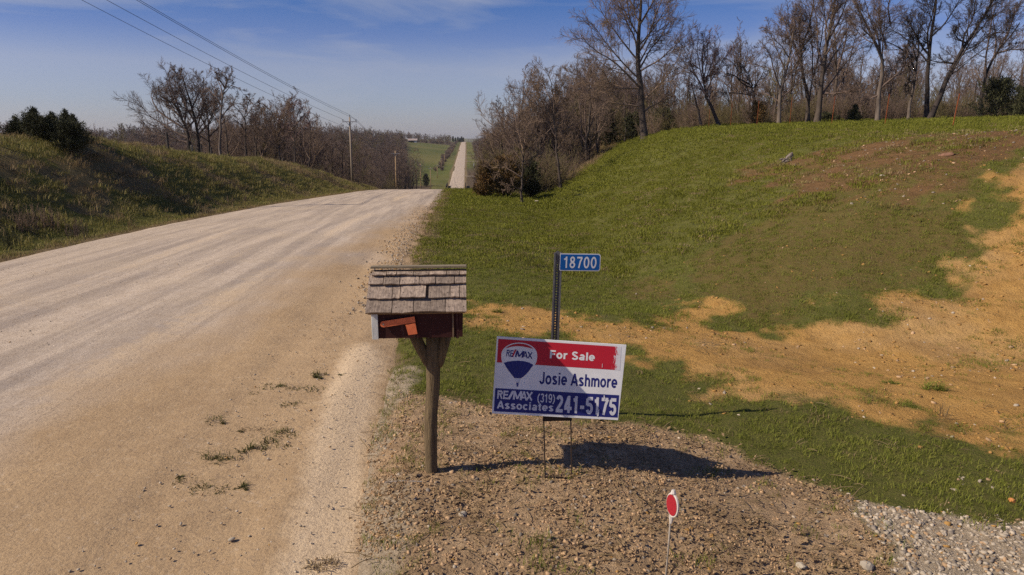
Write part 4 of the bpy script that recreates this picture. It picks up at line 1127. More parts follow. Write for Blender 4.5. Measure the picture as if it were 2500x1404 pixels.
GL = 'bare trees behind the left bank'
tree_thing('bare_tree', 470, 72, [(470, 372), (462, 340), (452, 310), (440, 280), (425, 250)],
    [[(462, 338), (420, 322), (380, 300), (345, 280), (312, 252)], [(455, 318), (410, 290), (375, 265), (352, 235), (350, 210)], [(440, 280), (420, 250), (405, 215), (395, 180)], [(445, 290), (430, 240), (415, 200), (410, 172)],
     [(450, 300), (455, 250), (440, 205), (445, 185)], [(466, 350), (400, 330), (350, 318), (330, 300)], [(455, 315), (480, 280), (490, 240)], [(440, 285), (400, 260), (370, 230)]],
    'wide bare tree with limbs sweeping out left over the far bank', GL, 41, 0.26, 0.12, m_barkd, m_twig, 2.6, dens=(8, 7, 6), rmin=(0.024, 0.0145, 0.0105))
tree_thing('bare_tree', 490, 74, [(490, 374), (484, 335), (478, 300), (468, 260), (455, 220), (445, 185)],
    [[(478, 300), (450, 262), (430, 225), (420, 195)], [(480, 310), (500, 265), (505, 225), (512, 195)], [(470, 265), (480, 225), (470, 190)], [(484, 330), (510, 300), (530, 270)]],
    'dense dark bare tree in the middle of the left clump', GL, 42, 0.22, 0.11, m_barkd, m_twig, 2.2, dens=(8, 7, 6), rmin=(0.024, 0.0145, 0.0105))
tree_thing('bare_tree', 512, 78, [(512, 380), (510, 345), (508, 310), (506, 275), (500, 245)],
    [[(509, 320), (490, 285), (478, 250), (470, 225)], [(508, 305), (522, 270), (528, 240), (526, 215)], [(506, 280), (498, 240), (500, 205)], [(510, 335), (535, 310), (552, 290)], [(510, 345), (480, 325), (455, 312)]],
    'bushy bare tree between the dense dark tree and the pale trunk', GL, 48, 0.18, 0.10, m_barkd, m_twig, 2.0, dens=(7, 7, 5), rmin=(0.024, 0.0145, 0.0105))
tree_thing('bare_tree', 540, 62, [(540, 388), (537, 345), (538, 300), (541, 260), (546, 230), (552, 200)],
    [[(540, 262), (525, 240), (508, 225), (492, 215)], [(544, 240), (535, 210), (522, 190), (515, 185)], [(549, 215), (540, 195), (538, 182)], [(546, 228), (566, 210), (580, 215), (590, 232)], [(540, 290), (552, 265), (562, 250), (590, 255)], [(552, 205), (560, 190), (550, 178)]],
    'bare tree with a slender pale trunk and rounded crown left of centre', GL, 43, 0.14, 0.075, m_barkp, m_twig, 1.8, dens=(6, 6, 5), rmin=(0.020, 0.012, 0.0095))
tree_thing('bare_tree', 600, 80, [(600, 374), (600, 345), (600, 310), (598, 285), (600, 268)],
    [[(599, 295), (585, 270), (572, 260), (560, 255)], [(600, 285), (615, 260), (628, 245), (640, 262)], [(600, 320), (590, 305), (582, 296)], [(600, 275), (605, 250), (615, 232)]],
    'slight V-forked bare tree right of the pale trunk', GL, 44, 0.14, 0.07, m_bark, m_twig, 1.4, dens=(6, 6, 5), rmin=(0.022, 0.014, 0.0105))
tree_thing('bare_tree', 622, 82, [(622, 376), (626, 345), (632, 310), (640, 280)],
    [[(628, 330), (615, 300), (608, 275)], [(634, 300), (650, 275), (655, 255)], [(640, 285), (636, 262), (630, 250)]],
    'thin bare tree leaning right between its taller neighbours', GL, 45, 0.11, 0.06, m_bark, m_twig, 1.2, dens=(6, 6, 5), rmin=(0.022, 0.014, 0.0105))
tree_thing('bare_tree', 686, 78, [(686, 405), (682, 375), (680, 345), (680, 315)],
    [[(682, 360), (665, 315), (650, 280), (645, 262)], [(680, 340), (675, 300), (668, 265)], [(680, 335), (685, 290), (690, 262)], [(682, 345), (700, 300), (706, 268)], [(682, 365), (655, 340), (640, 320)], [(683, 360), (705, 330), (715, 305)]],
    'many-stemmed bare tree with a broad fan of twigs', GL, 46, 0.14, 0.07, m_bark, m_twigw, 1.8, dens=(8, 7, 5), rmin=(0.022, 0.014, 0.0105))
tree_thing('bare_tree', 722, 84, [(722, 405), (720, 370), (718, 335), (718, 300), (716, 270)],
    [[(718, 320), (705, 290), (702, 265)], [(718, 310), (735, 285), (745, 268)], [(719, 335), (745, 310), (762, 302)], [(717, 290), (715, 268), (720, 256)]],
    'bare tree tipped with pinkish buds nearest the utility pole', GL, 47, 0.13, 0.06, m_bark, m_twigp, 1.4, dens=(8, 7, 6), rmin=(0.024, 0.015, 0.0125))

# --- evergreens
def cedar_mesh(seed, H, Wd, shape=1.0, n=5200, leaf=0.11, spire=0.0):
    """cedar: short limbs clothed in small upswept sprays; an uneven cone or mound"""
    r = np.random.default_rng(seed)
    nb = 190
    t = r.uniform(0.02, 0.98, nb) ** 0.9
    az = r.uniform(0, 2 * np.pi, nb)
    prof = (1 - t) ** shape * (0.75 + 0.35 * np.sin(az * 3 + seed) * r.uniform(0.2, 1, nb)) * r.uniform(0.55, 1.12, nb) * np.clip(t * 7 + 0.55, 0, 1)
    if spire:
        bush = np.clip(1 - t / spire, 0, 1) ** shape
        prof = np.maximum(bush, 0.20 * (1 - t) ** 0.9) * r.uniform(0.6, 1.12, nb) * np.clip(t * 7 + 0.55, 0, 1)
    Lb = Wd * 0.5 * prof + 0.02 * Wd
    st = np.stack([np.zeros(nb), np.zeros(nb), t * H * 0.96], -1)
    dirs = unit(np.stack([np.cos(az), np.sin(az), np.full(nb, 0.35) + 0.5 * t], -1))
    P = np.stack([st + dirs * (Lb * k)[:, None] + np.array([0, 0, 0.10]) * (k ** 2) * Lb[:, None] for k in np.linspace(0, 1, 4)], 1)
    w = Lb / Lb.sum(); cnt = np.maximum(6, (w * n).astype(int))
    bi = np.repeat(np.arange(nb), cnt)
    u_ = r.uniform(0.25, 1.05, len(bi)); f = np.clip(u_, 0, 0.999) * 3; i_ = f.astype(int); a = (f - i_)[:, None]
    pos = P[bi, i_] * (1 - a) + P[bi, i_ + 1] * a
    spread = (0.03 + 0.20 * Lb[bi] * (1.1 - u_))[:, None]
    pos = pos + r.normal(size=pos.shape) * spread * np.array([1, 1, 0.8])
    d = unit(dirs[bi] * 0.7 + r.normal(size=pos.shape) * 0.5 + np.array([0, 0, 0.45]))
    s = unit(np.cross(d, r.normal(size=d.shape)))
    ln = leaf * r.uniform(0.6, 1.6, len(pos))[:, None]
    pos[:, 2] = np.maximum(pos[:, 2], 0.02)
    # leader tip
    V = np.stack([pos - s * ln * 0.16, pos + s * ln * 0.16, pos + d * ln + s * ln * 0.05, pos + d * ln - s * ln * 0.05], 1).reshape(-1, 3)
    Q = np.arange(len(V)).reshape(-1, 4)
    tr = np.array([[0, 0, -0.2], [0, 0, H * 0.4], [0, 0, H * 0.97]]); tv, tq = tubes(tr[None], np.array([[0.045 * H ** 0.6, 0.03 * H ** 0.6, 0.008]]), 6)
    bv, bq = tubes(P, np.repeat(np.linspace(0.016, 0.005, 4)[None], nb, 0) * (H / 3) ** 0.5, 3)
    tv2 = np.concatenate([tv, bv]); tq2 = np.concatenate([tq, bq + len(tv)])
    return (tv2, tq2), (V, Q)
def cedar(px, Y, top, H_extra, W_px, label, seed, mat, shape=0.8, group=None, n=5200, leaf=0.11, cat='tree', name='cedar_tree', dz=-0.1, spire=0.0):
    f = foot(px, Y); f.z += dz
    H = at(px, top, Y).z - f.z; Wd = W_px * Y / FPX
    (tv, tq), (V, Q) = cedar_mesh(seed, H, Wd, shape, n, leaf, spire)
    root = empty(name, f, label, cat, group)
    link('trunk', fast_mesh('trunk', tv, tq, None, [m_barkd]), root)
    link('crown', fast_mesh('crown', V, Q, None, [mat]), root)
    return root
GC = 'young cedars on the left bank'
cedar(90, 31, 260, 0, 92, 'tallest cedar of the clump, its spire above the left bank', 51, m_cedar, 1.05, GC, 8000, 0.06)
cedar(44, 31.5, 284, 0, 74, 'leftmost small cedar of the clump on the left bank', 52, m_cedar, 0.95, GC, 5500, 0.06)
cedar(134, 30.5, 272, 0, 80, 'dark cedar in the middle of the clump with a thin spire', 53, m_cedar, 1.1, GC, 7000, 0.06)
cedar(166, 32.0, 266, 0, 78, 'narrow cedar behind the rightmost of the clump', 54, m_cedar, 1.1, GC, 6000, 0.06)
cedar(186, 30.5, 276, 0, 76, 'rightmost dark cedar of the clump, casting shade on the grass', 55, m_cedar, 1.0, GC, 7000, 0.06)
cedar(104, 30.0, 300, 0, 165, 'low dense cedar bush filling the front of the clump', 56, m_cedar, 0.4, GC, 12000, 0.06)
cedar(172, 29.5, 304, 0, 130, 'low cedar bush at the right foot of the clump', 57, m_cedar, 0.4, GC, 10000, 0.06)
GB = 'cedars among the right-hand trees'
cedar(1405, 92, 224, 0, 60, 'bright green cedar tip standing out of the thicket', 61, m_cedarg, 0.85, GB, 3200, 0.20)
cedar(1850, 64, 252, 0, 74, 'small round olive cedar behind an orange fence post', 62, m_cedarb, 0.4, GB, 3000, 0.13)
cedar(2085, 64, 256, 0, 44, 'little pointed cedar between two orange fence posts', 63, m_cedar, 0.7, GB, 2200, 0.13)
cedar(2430, 58, 196, 0, 150, 'large dark cedar at the right edge behind the lawn', 64, m_cedar, 0.42, GB, 8000, 0.15)
cedar(2500, 56, 215, 0, 120, 'dark cedar cut off by the right edge of the picture', 65, m_cedar, 0.45, GB, 6000, 0.15)
cedar(2020, 66, 282, 0, 60, 'low dark cedar bush at the foot of the forked tree', 66, m_cedar, 0.35, GB, 2000, 0.14)
cedar(1490, 82, 268, 0, 90, 'dark green cedar left of the tallest tree', 67, m_cedar, 0.5, GB, 4200, 0.16)
cedar(1545, 78, 278, 0, 80, 'olive cedar touching the foot of the tallest tree', 68, m_cedar, 0.45, GB, 4200, 0.16)
cedar(1622, 76, 270, 0, 80, 'dark cedar just right of the tallest tree', 69, m_cedar, 0.45, GB, 3800, 0.16)
cedar(1345, 78, 300, 0, 70, 'slim green cedar behind the bare tree on the lower slope', 70, m_cedarg, 0.7, GB, 3000, 0.16)
GR2 = 'rusty brown cedars at the foot of the bank'
cedar(1188, 45, 402, 0, 92, 'leftmost rusty brown cedar mound beside the road edge', 71, m_cedarb, 0.32, GR2, 12000, 0.095)
cedar(1238, 46, 386, 0, 124, 'widest rusty brown cedar mound behind the small bare tree', 72, m_cedarb, 0.30, GR2, 14000, 0.095)
cedar(1294, 47.5, 400, 0, 90, 'darker cedar mound right of the small bare tree', 73, m_cedar, 0.32, GR2, 10000, 0.095)

# ------------------------------------------------------------------ scattering: one host mesh holds the templates and the points
def scatter(name, templates, pts, scl, rot, mats, label, cat, seed=0, pick=None):
    """templates: list of (V, quads, tris, mat index array or int). Uncountable stuff as ONE object."""
    r = np.random.default_rng(seed)
    V, Q, T, MI_q, MI_t, tm, n = [], [], [], [], [], [], 0
    for k, (v_, q_, t_, mi) in enumerate(templates):
        V.append(v_); tm.append(np.full(len(v_), k + 1))
        if q_ is not None and len(q_): Q.append(np.asarray(q_) + n); MI_q.append(np.full(len(q_), mi) if np.isscalar(mi) else mi)
        if t_ is not None and len(t_): T.append(np.asarray(t_) + n); MI_t.append(np.full(len(t_), mi) if np.isscalar(mi) else mi)
        n += len(v_)
    P = np.asarray(pts, float); K = len(templates)
    V.append(P); tm.append(np.zeros(len(P), int))
    nv = sum(len(a) for a in V)
    z = np.zeros(nv)
    sc_ = z.copy(); sc_[n:] = scl
    rt = np.zeros((nv, 3)); rt[n:] = rot
    pk = np.zeros(nv, int); pk[n:] = r.integers(0, K, len(P)) if pick is None else pick
    mi = np.concatenate(MI_q + MI_t)
    me = fast_mesh(name, np.concatenate(V), np.concatenate(Q) if Q else None, np.concatenate(T) if T else None, mats, mi, False,
                   dict(tmpl=np.concatenate(tm).astype(int), scl=sc_, rot=rt, pick=pk))
    o = link(name, me)
    tag(o, label, cat, None, 'stuff')
    ng = bpy.data.node_groups.new(name + '_scatter', 'GeometryNodeTree')
    ng.interface.new_socket('Geometry', in_out='INPUT', socket_type='NodeSocketGeometry')
    ng.interface.new_socket('Geometry', in_out='OUTPUT', socket_type='NodeSocketGeometry')
    gi, go = ng.nodes.new('NodeGroupInput'), ng.nodes.new('NodeGroupOutput')
    def na(nm, t):
        a = ng.nodes.new('GeometryNodeInputNamedAttribute'); a.data_type = t; a.inputs['Name'].default_value = nm; return a.outputs['Attribute']
    ta = na('tmpl', 'INT')
    def sel(k):
        c = ng.nodes.new('FunctionNodeCompare'); c.data_type = 'INT'; c.operation = 'EQUAL'
        ng.links.new(ta, c.inputs[2]); c.inputs[3].default_value = k
        s = ng.nodes.new('GeometryNodeSeparateGeometry'); s.domain = 'POINT'
        ng.links.new(gi.outputs[0], s.inputs['Geometry']); ng.links.new(c.outputs[0], s.inputs['Selection'])
        return s.outputs['Selection']
    g2i = ng.nodes.new('GeometryNodeGeometryToInstance')
    for k in range(K, 0, -1): ng.links.new(sel(k), g2i.inputs[0])
    iop = ng.nodes.new('GeometryNodeInstanceOnPoints')
    ng.links.new(sel(0), iop.inputs['Points']); ng.links.new(g2i.outputs[0], iop.inputs['Instance'])
    iop.inputs['Pick Instance'].default_value = True
    ng.links.new(na('pick', 'INT'), iop.inputs['Instance Index'])
    ng.links.new(na('rot', 'FLOAT_VECTOR'), iop.inputs['Rotation'])
    ng.links.new(na('scl', 'FLOAT'), iop.inputs['Scale'])
    ng.links.new(iop.outputs[0], go.inputs[0])
    md = o.modifiers.new('scatter', 'NODES'); md.node_group = ng
    return o

def in_view(x, y, pad=1.5):
    """roughly what the photograph looks over, with room for a step to the side"""
    return (np.abs(x - y * 0.065) < 0.80 * y + pad) & (y > 2.2)

def blades(seed, n, radius, h0, h1, wid, lean=0.5, flop=0.5):
    r = np.random.default_rng(seed)
    a = r.uniform(0, 2 * np.pi, n); rad = radius * np.sqrt(r.uniform(0, 1, n))
    base_ = np.stack([rad * np.cos(a), rad * np.sin(a), np.full(n, -0.01)], -1)
    h = r.uniform(h0, h1, n)[:, None]; w = wid * r.uniform(0.7, 1.3, n)[:, None]
    az = r.uniform(0, 2 * np.pi, n); side = np.stack([np.cos(az), np.sin(az), np.zeros(n)], -1)
    az2 = az + np.pi / 2 + r.normal(0, 0.5, n); ld = np.stack([np.cos(az2), np.sin(az2), np.zeros(n)], -1) * r.uniform(0.1, lean, n)[:, None]
    m1 = base_ + (ld * 0.35 + np.array([0, 0, 1.0])) * h * 0.55
    tip = base_ + (ld + np.array([0, 0, 1.0 - 0.25 * flop])) * h
    V = np.stack([base_ - side * w, base_ + side * w, m1 + side * w * 0.75, m1 - side * w * 0.75, tip], 1).reshape(-1, 3)
    b_ = np.arange(n)[:, None] * 5
    return V, b_ + np.array([[0, 1, 2, 3]]), b_ + np.array([[3, 2, 4]])

def grass_mat(name, c1, c2, c3=None):
    m, nt, b = newmat(name)
    geo = N(nt, 'ShaderNodeNewGeometry'); oi = N(nt, 'ShaderNodeObjectInfo')
    big = noise(nt, geo.outputs['Position'], 0.7, 4, 0.6)
    col = mixc(nt, geo.outputs['Random Per Island'], c1, c2)
    col = mixc(nt, rmap(nt, oi.outputs['Random'], 0.0, 1.0, 0.0, 0.55), col, c3 or c2)
    col = mixc(nt, rmap(nt, big, 0.40, 0.68, 0.0, 0.55), col, tuple(q * 0.55 for q in c1))
    nt.links.new(col, b.inputs['Base Color']); b.inputs['Roughness'].default_value = 0.7
    b.inputs['Specular IOR Level'].default_value = 0.12
    tr = N(nt, 'ShaderNodeBsdfTranslucent'); nt.links.new(col, tr.inputs['Color'])
    ms = N(nt, 'ShaderNodeMixShader'); ms.inputs[0].default_value = 0.25
    out = [n_ for n_ in nt.nodes if n_.type == 'OUTPUT_MATERIAL'][0]
    nt.links.new(b.outputs[0], ms.inputs[1]); nt.links.new(tr.outputs[0], ms.inputs[2]); nt.links.new(ms.outputs[0], out.inputs['Surface'])
    return m
m_grass = grass_mat('spring_turf', (0.175, 0.190, 0.021), (0.26, 0.235, 0.048), (0.145, 0.160, 0.018))
m_lush = grass_mat('lush_green_grass', (0.180, 0.208, 0.028), (0.30, 0.28, 0.066), (0.14, 0.165, 0.022))
m_straw = grass_mat('dead_straw_grass', (0.33, 0.235, 0.12), (0.22, 0.15, 0.075), (0.40, 0.30, 0.17))
m_wild = grass_mat('rough_bank_grass', (0.24, 0.225, 0.055), (0.38, 0.29, 0.13), (0.19, 0.18, 0.045))

def both(v, q, t, mi_): return (v, q, t, mi_)
def tmpl_blades(*a, mat=0, **k):
    v, q, t = blades(*a, **k); return (v, q, t, mat)

def sample(x0, x1, y0, y1, per_m2, seed):
    r = np.random.default_rng(seed); n = int((x1 - x0) * (y1 - y0) * per_m2)
    x = r.uniform(x0, x1, n); y = r.uniform(y0, y1, n)
    k = in_view(x, y); return x[k], y[k], r

def lawn_density(x, y):
    m = masks(x, y)
    on_road = (x > x_left(y)) & (x < x_right(y) + 0.02)
    patch = fbm(x * 0.9, y * 0.9, 81, 4)
    patch2 = fbm(x * 2.6, y * 2.6, 82, 3) + 0.3 * patch
    d = np.ones_like(x)
    d = d * (1 - sstep(0.30, 0.98, m['clay'] + 0.25 * fbm(x * 2.2, y * 2.2, 85, 3)) * np.where(patch > 0.58, 0.45, 0.975)) * (1 - m['brown'] * np.where(patch > 0.45, 0.45, 0.93)) * (1 - m['thin'] * np.where(patch > -0.25, 0.05, 0.5))
    d = d * (1 - m['scrub'] * np.where(patch2 > 0.40 - 0.35 * sstep(5.6, 6.6, y) - 0.3 * sstep(0.6, -0.2, x), 0.40, 0.96)) * (1 - m['drive'] * 0.99)
    v = x - x_right(y)
    d = np.maximum(d, 0.55 * m['scrub'] * sstep(0.55, 0.1, v) * (v > 0) * (y > 3.3) * (patch > -0.45))
    d = d * (1 - m['edge'] * 0.8 * (y > 8)) * (~on_road)
    return d

def place(x, y, r, s0, s1, tilt=0.12, sink=0.0):
    z = gz(x, y) - sink
    P = np.stack([x, y, z], -1); n = len(x)
    rot = np.stack([r.normal(0, tilt, n), r.normal(0, tilt, n), r.uniform(0, 6.283, n)], -1)
    return P, r.uniform(s0, s1, n), rot

# near turf, right of the road
x, y, r = sample(-1.4, 14, 2.6, 15.5, 150, 101)
k = (x > x_right(y)) & (r.uniform(0, 1, len(x)) < lawn_density(x, y) * np.clip(0.8 + 0.5 * fbm(x * 1.8, y * 1.8, 86, 3), 0.3, 1)); x, y = x[k], y[k]
P, s_, ro = place(x, y, r, 0.6, 1.15); s_ = s_ * np.clip(1.05 + 0.25 * fbm(x * 2.1, y * 2.1, 87, 3), 0.8, 1.5) * np.where(y > 10.5, 0.85, 0.72)
scatter('grass', [tmpl_blades(200 + k, 26, 0.10, 0.030, 0.085, 0.0030, lean=1.0) for k in range(4)] + [tmpl_blades(210, 20, 0.10, 0.03, 0.08, 0.003, mat=1, lean=1.0)],
        P, s_, ro, [m_lush, m_straw], 'green grass around the mailbox and the clay ditch', 'grass', 1, r.choice(5, len(x), p=[.235, .235, .235, .235, .06]))
# mown bank
x, y, r = sample(-1.6, 32, 15.5, 36, 26, 102)
k = (x > x_right(y)) & (r.uniform(0, 1, len(x)) < lawn_density(x, y)); x, y = x[k], y[k]
P, s_, ro = place(x, y, r, 0.7, 1.2); s_ = s_ * (1 + 0.35 * fbm(x * 1.3, y * 1.3, 84, 3))
scatter('grass', [tmpl_blades(220 + k, 60, 0.30, 0.04, 0.085, 0.0060, lean=0.8) for k in range(4)] + [tmpl_blades(230, 40, 0.28, 0.03, 0.07, 0.006, mat=1, lean=1.0)],
        P, s_, ro, [m_grass, m_straw], 'short mown grass on the face of the right bank', 'grass', 2, np.where(r.uniform(0, 1, len(x)) < 0.08 + 0.25 * sstep(0.2, 0.9, fbm(x * 0.6, y * 0.6, 83, 4)), 4, r.integers(0, 4, len(x))))
x, y, r = sample(-2, 62, 36, 86, 4.2, 103)
k = (x > x_right(y) + 0.3) & (r.uniform(0, 1, len(x)) < lawn_density(x, y)); x, y = x[k], y[k]
P, s_, ro = place(x, y, r, 0.8, 1.25)
scatter('grass', [tmpl_blades(240 + k, 110, 0.75, 0.05, 0.10, 0.013, lean=0.8) for k in range(4)],
        P, s_, ro, [m_grass], 'lawn on top of the right bank behind the orange posts', 'grass', 3)
# left bank: rough grass with dead growth
x, y, r = sample(-34, -8.5, 12, 100, 9.0, 104)
k = (x < x_left(y) - 0.25); x, y = x[k], y[k]
mk = masks(x, y)
P, s_, ro = place(x, y, r, 0.7, 1.4)
u_ = x_left(y) - x
s_ = s_ * np.where(u_ < 1.6, 0.75, 1.0)
dead_p = np.clip(mk['dead'] * 0.75 + mk['edge'] * 0.6 + 0.06, 0, 0.9)
pk = np.where(r.uniform(0, 1, len(x)) < dead_p, 4 + r.integers(0, 2, len(x)), r.integers(0, 4, len(x)))
scatter('grass', [tmpl_blades(250 + k, 46, 0.34, 0.07, 0.20, 0.008, lean=0.9) for k in range(4)] + [tmpl_blades(260 + k, 36, 0.36, 0.08, 0.26, 0.007, mat=1, lean=1.4) for k in range(2)],
        P, s_, ro, [m_wild, m_straw], 'rough grass and dead stalks covering the left roadside bank', 'grass', 4, pk)
# tall tan grass along the edge of the mown bank
x, y, r = sample(4, 24, 54, 100, 5.5, 105)
d = toe_dist(x, y)
k = (masks(x, y)['dead'] > 0.35) & (x > x_right(y) + 4); x, y = x[k], y[k]
P, s_, ro = place(x, y, r, 0.8, 1.5)
scatter('grass', [tmpl_blades(270 + k, 50, 0.45, 0.25, 0.55, 0.012, lean=0.7) for k in range(3)], P, s_, ro, [m_straw], 'tall tan dead grass where the mown bank meets the thicket', 'grass', 5)

# ------------------------------------------------------------------ stones, clods, straw
def stone_tmpl(seed, flat=0.6, mat=0):
    bm = bmesh.new(); bmesh.ops.create_icosphere(bm, subdivisions=1, radius=1.0)
    r = np.random.default_rng(seed)
    V = np.array([q.co[:] for q in bm.verts]); F = np.array([[q.index for q in f.verts] for f in bm.faces]); bm.free()
    V = V + r.normal(0, 0.20, V.shape); V[np.abs(V) > 0.62] *= 0.86; V = V * np.array([1, r.uniform(0.5, 0.9), flat])
    return (V, None, F, mat)
m_stone = plain('limestone_chips', (0.46, 0.385, 0.295), (0.31, 0.25, 0.185), 3, 0.9, (30, 30, 30), rnd=0.28)
m_stoned = plain('dark_grey_chips', (0.26, 0.215, 0.17), (0.18, 0.145, 0.115), 3, 0.9, (30, 30, 30), rnd=0.3)
m_clod = plain('soil_clods', (0.47, 0.31, 0.175), (0.30, 0.19, 0.105), 3, 0.95, (30, 30, 30), rnd=0.3)
m_clayc = plain('clay_clods', (0.38, 0.215, 0.07), (0.27, 0.145, 0.042), 3, 0.95, (30, 30, 30), rnd=0.25)
ST = [stone_tmpl(300 + k, 0.34 + 0.08 * k, 0) for k in range(4)] + [stone_tmpl(310 + k, 0.45, 1) for k in range(2)] + [stone_tmpl(320 + k, 0.42, 2) for k in range(3)] + [stone_tmpl(330 + k, 0.42, 3) for k in range(2)]
def crumb(seed, n=9, mat=2):
    r = np.random.default_rng(seed); V, T = [], []
    for k in range(n):
        v, _, t, _ = stone_tmpl(seed * 31 + k, r.uniform(0.35, 0.9)); s_ = r.uniform(0.18, 0.6)
        T.append(t + len(v) * k); V.append(v * s_ + r.normal(0, 1.0, 3) * np.array([1, 1, 0.12]))
    return (np.concatenate(V), None, np.concatenate(T), mat)
CR = [crumb(700 + k) for k in range(4)]
SM = [m_stone, m_stoned, m_clod, m_clayc]
def sizes(r, n, lo, hi, p=3.0): return lo + (hi - lo) * r.uniform(0, 1, n) ** p
def stones(name, x, y, r, lo, hi, pk, label, p=3.0):
    s = sizes(r, len(x), lo, hi, p)
    P = np.stack([x, y, gz(x, y) + s * 0.05], -1)
    rot = np.stack([r.normal(0, 0.35, len(x)), r.normal(0, 0.35, len(x)), r.uniform(0, 6.28, len(x))], -1)
    scatter(name, ST, P, s, rot, SM, label, 'gravel', 1, pk)
# scrub soil round the mailbox
x, y, r = sample(-1.1, 4.6, 2.6, 7.4, 1900, 111)
m_ = masks(x, y); k = (r.uniform(0, 1, len(x)) < m_['scrub']) & (x > x_right(y) - 0.1) & (fbm(x * 2.2, y * 2.2, 91, 3) + r.normal(0, 0.5, len(x)) > -0.25); x, y = x[k], y[k]
stones('gravel', x, y, r, 0.0025, 0.026, r.choice(11, len(x), p=[.025, .025, .025, .025, .06, .06, .25, .25, .25, .015, .015]), 'pebbles and brown clods on the soil round the mailbox post', 6.5)
x, y, r = sample(-1.1, 4.8, 2.6, 7.4, 330, 131)
m_ = masks(x, y); k = (r.uniform(0, 1, len(x)) < m_['scrub']) & (x > x_right(y) - 0.05) & (fbm(x * 1.8, y * 1.8, 94, 3) + r.normal(0, 0.3, len(x)) > 0.0); x, y = x[k], y[k]
P, s_, ro = place(x, y, r, 0.008, 0.024, 0.25)
scatter('dirt', CR, P, s_, ro, [m_stone, m_stoned, m_clod, m_clayc], 'crumbly brown topsoil heaped round the mailbox post', 'dirt', 9)
# driveway stones
x, y, r = sample(2.4, 6.5, 2.4, 5.4, 2600, 112)
m_ = masks(x, y); k = (r.uniform(0, 1, len(x)) < np.clip(m_['drive'] + 0.012, 0, 1)); x, y = x[k], y[k]
stones('gravel', x, y, r, 0.005, 0.032, r.choice(11, len(x), p=[.16, .16, .16, .16, .08, .08, .06, .06, .06, .01, .01]), 'pale crushed limestone of the driveway at the lower right', 3.5)
# road grit, thicker towards the loose edge
x, y, r = sample(-10, -0.6, 2.6, 16, 420, 113)
e_ = np.exp(-(x_right(y) - x) / 1.6); k = (x < x_right(y)) & (r.uniform(0, 1, len(x)) < 0.30 + 0.7 * e_) & (fbm(x * 1.3, y * 0.16, 92, 3) + r.normal(0, 0.40, len(x)) > 0.0); x, y = x[k], y[k]
stones('gravel', x, y, r, 0.0025, 0.017, r.choice(11, len(x), p=[.2, .2, .2, .18, .01, .01, .06, .05, .05, .02, .02]), 'scattered grit and small stones on the gravel road', 6.0)
# windrow of loose gravel beyond the mailbox
x, y, r = sample(-3.2, -0.6, 10.5, 34, 210, 114)
e_ = np.exp(-((x - x_right(y) + 0.35) / 0.42) ** 2); k = r.uniform(0, 1, len(x)) < e_ * np.where(y < 24, 1, 0.5); x, y = x[k], y[k]
stones('gravel', x, y, r, 0.006, 0.036, r.choice(11, len(x), p=[.18, .18, .18, .18, .05, .05, .04, .04, .04, .03, .03]), 'loose gravel windrow along the road edge beyond the mailbox', 2.0)
# clay ditch clods
x, y, r = sample(-0.2, 13, 5.5, 15.5, 120, 115)
m_ = masks(x, y); k = (r.uniform(0, 1, len(x)) < m_['clay'] + 0.25 * m_['brown'] + 0.15 * m_['thin']) & (fbm(x * 0.8, y * 0.8, 93, 3) + r.normal(0, 0.35, len(x)) > 0.05); x, y = x[k], y[k]
stones('dirt', x, y, r, 0.005, 0.045, r.choice(11, len(x), p=[.02, .02, .02, .02, .01, .01, .05, .05, .05, .375, .375]), 'crumbled yellow clay clods in the ditch', 4.0)
# dark clods and rough tufts on the brown soil
x, y, r = sample(8, 18, 13.5, 24.5, 45, 118)
m_ = masks(x, y); k = (r.uniform(0, 1, len(x)) < m_['brown']) & (fbm(x * 1.1, y * 1.6, 95, 3) + r.normal(0, 0.3, len(x)) > 0.0); x, y = x[k], y[k]
stones('dirt', x, y, r, 0.010, 0.055, r.choice(11, len(x), p=[.005, .005, .005, .005, .20, .20, .19, .19, .18, .01, .01]), 'dark clods on the brown soil high on the right bank', 4.0)
x, y, r = sample(8, 18, 13.5, 24.5, 9, 119)
m_ = masks(x, y); k = (r.uniform(0, 1, len(x)) < m_['brown'] + 0.3 * m_['thin']) & (fbm(x * 0.9, y * 1.5, 96, 3) > 0.15); x, y = x[k], y[k]
P, s_, ro = place(x, y, r, 0.6, 1.3)
scatter('grass', [tmpl_blades(280 + k, 40, 0.20, 0.05, 0.14, 0.006, lean=1.4) for k in range(3)] + [tmpl_blades(284, 30, 0.2, 0.04, 0.12, 0.006, mat=1, lean=1.6)], P, s_, ro, [m_wild, m_straw], 'rough dark tufts on the brown soil high on the right bank', 'grass', 8)
# dead leaves and plant crumbs on the soil
m_leaf = grass_mat('dead_leaf_litter', (0.30, 0.195, 0.105), (0.44, 0.31, 0.175), (0.17, 0.11, 0.06))
def leaf_bits(seed, n=9):
    r = np.random.default_rng(seed); c = np.stack([r.normal(0, 0.06, n), r.normal(0, 0.06, n), r.uniform(0.002, 0.012, n)], -1)
    a = unit(np.stack([r.normal(size=n), r.normal(size=n), r.normal(0, 0.3, n)], -1)); b2 = unit(np.cross(a, np.array([0, 0, 1.0]) + r.normal(0, 0.35, (n, 3))))
    L = r.uniform(0.006, 0.02, n)[:, None]; W = L * r.uniform(0.25, 0.7, (n, 1))
    V = np.stack([c - a * L, c + b2 * W + np.array([0, 0, 0.003]), c + a * L, c - b2 * W + np.array([0, 0, 0.004])], 1).reshape(-1, 3)
    return (V, np.arange(4 * n).reshape(-1, 4), None, 0)
x, y, r = sample(-1.1, 5.2, 2.6, 7.6, 190, 120)
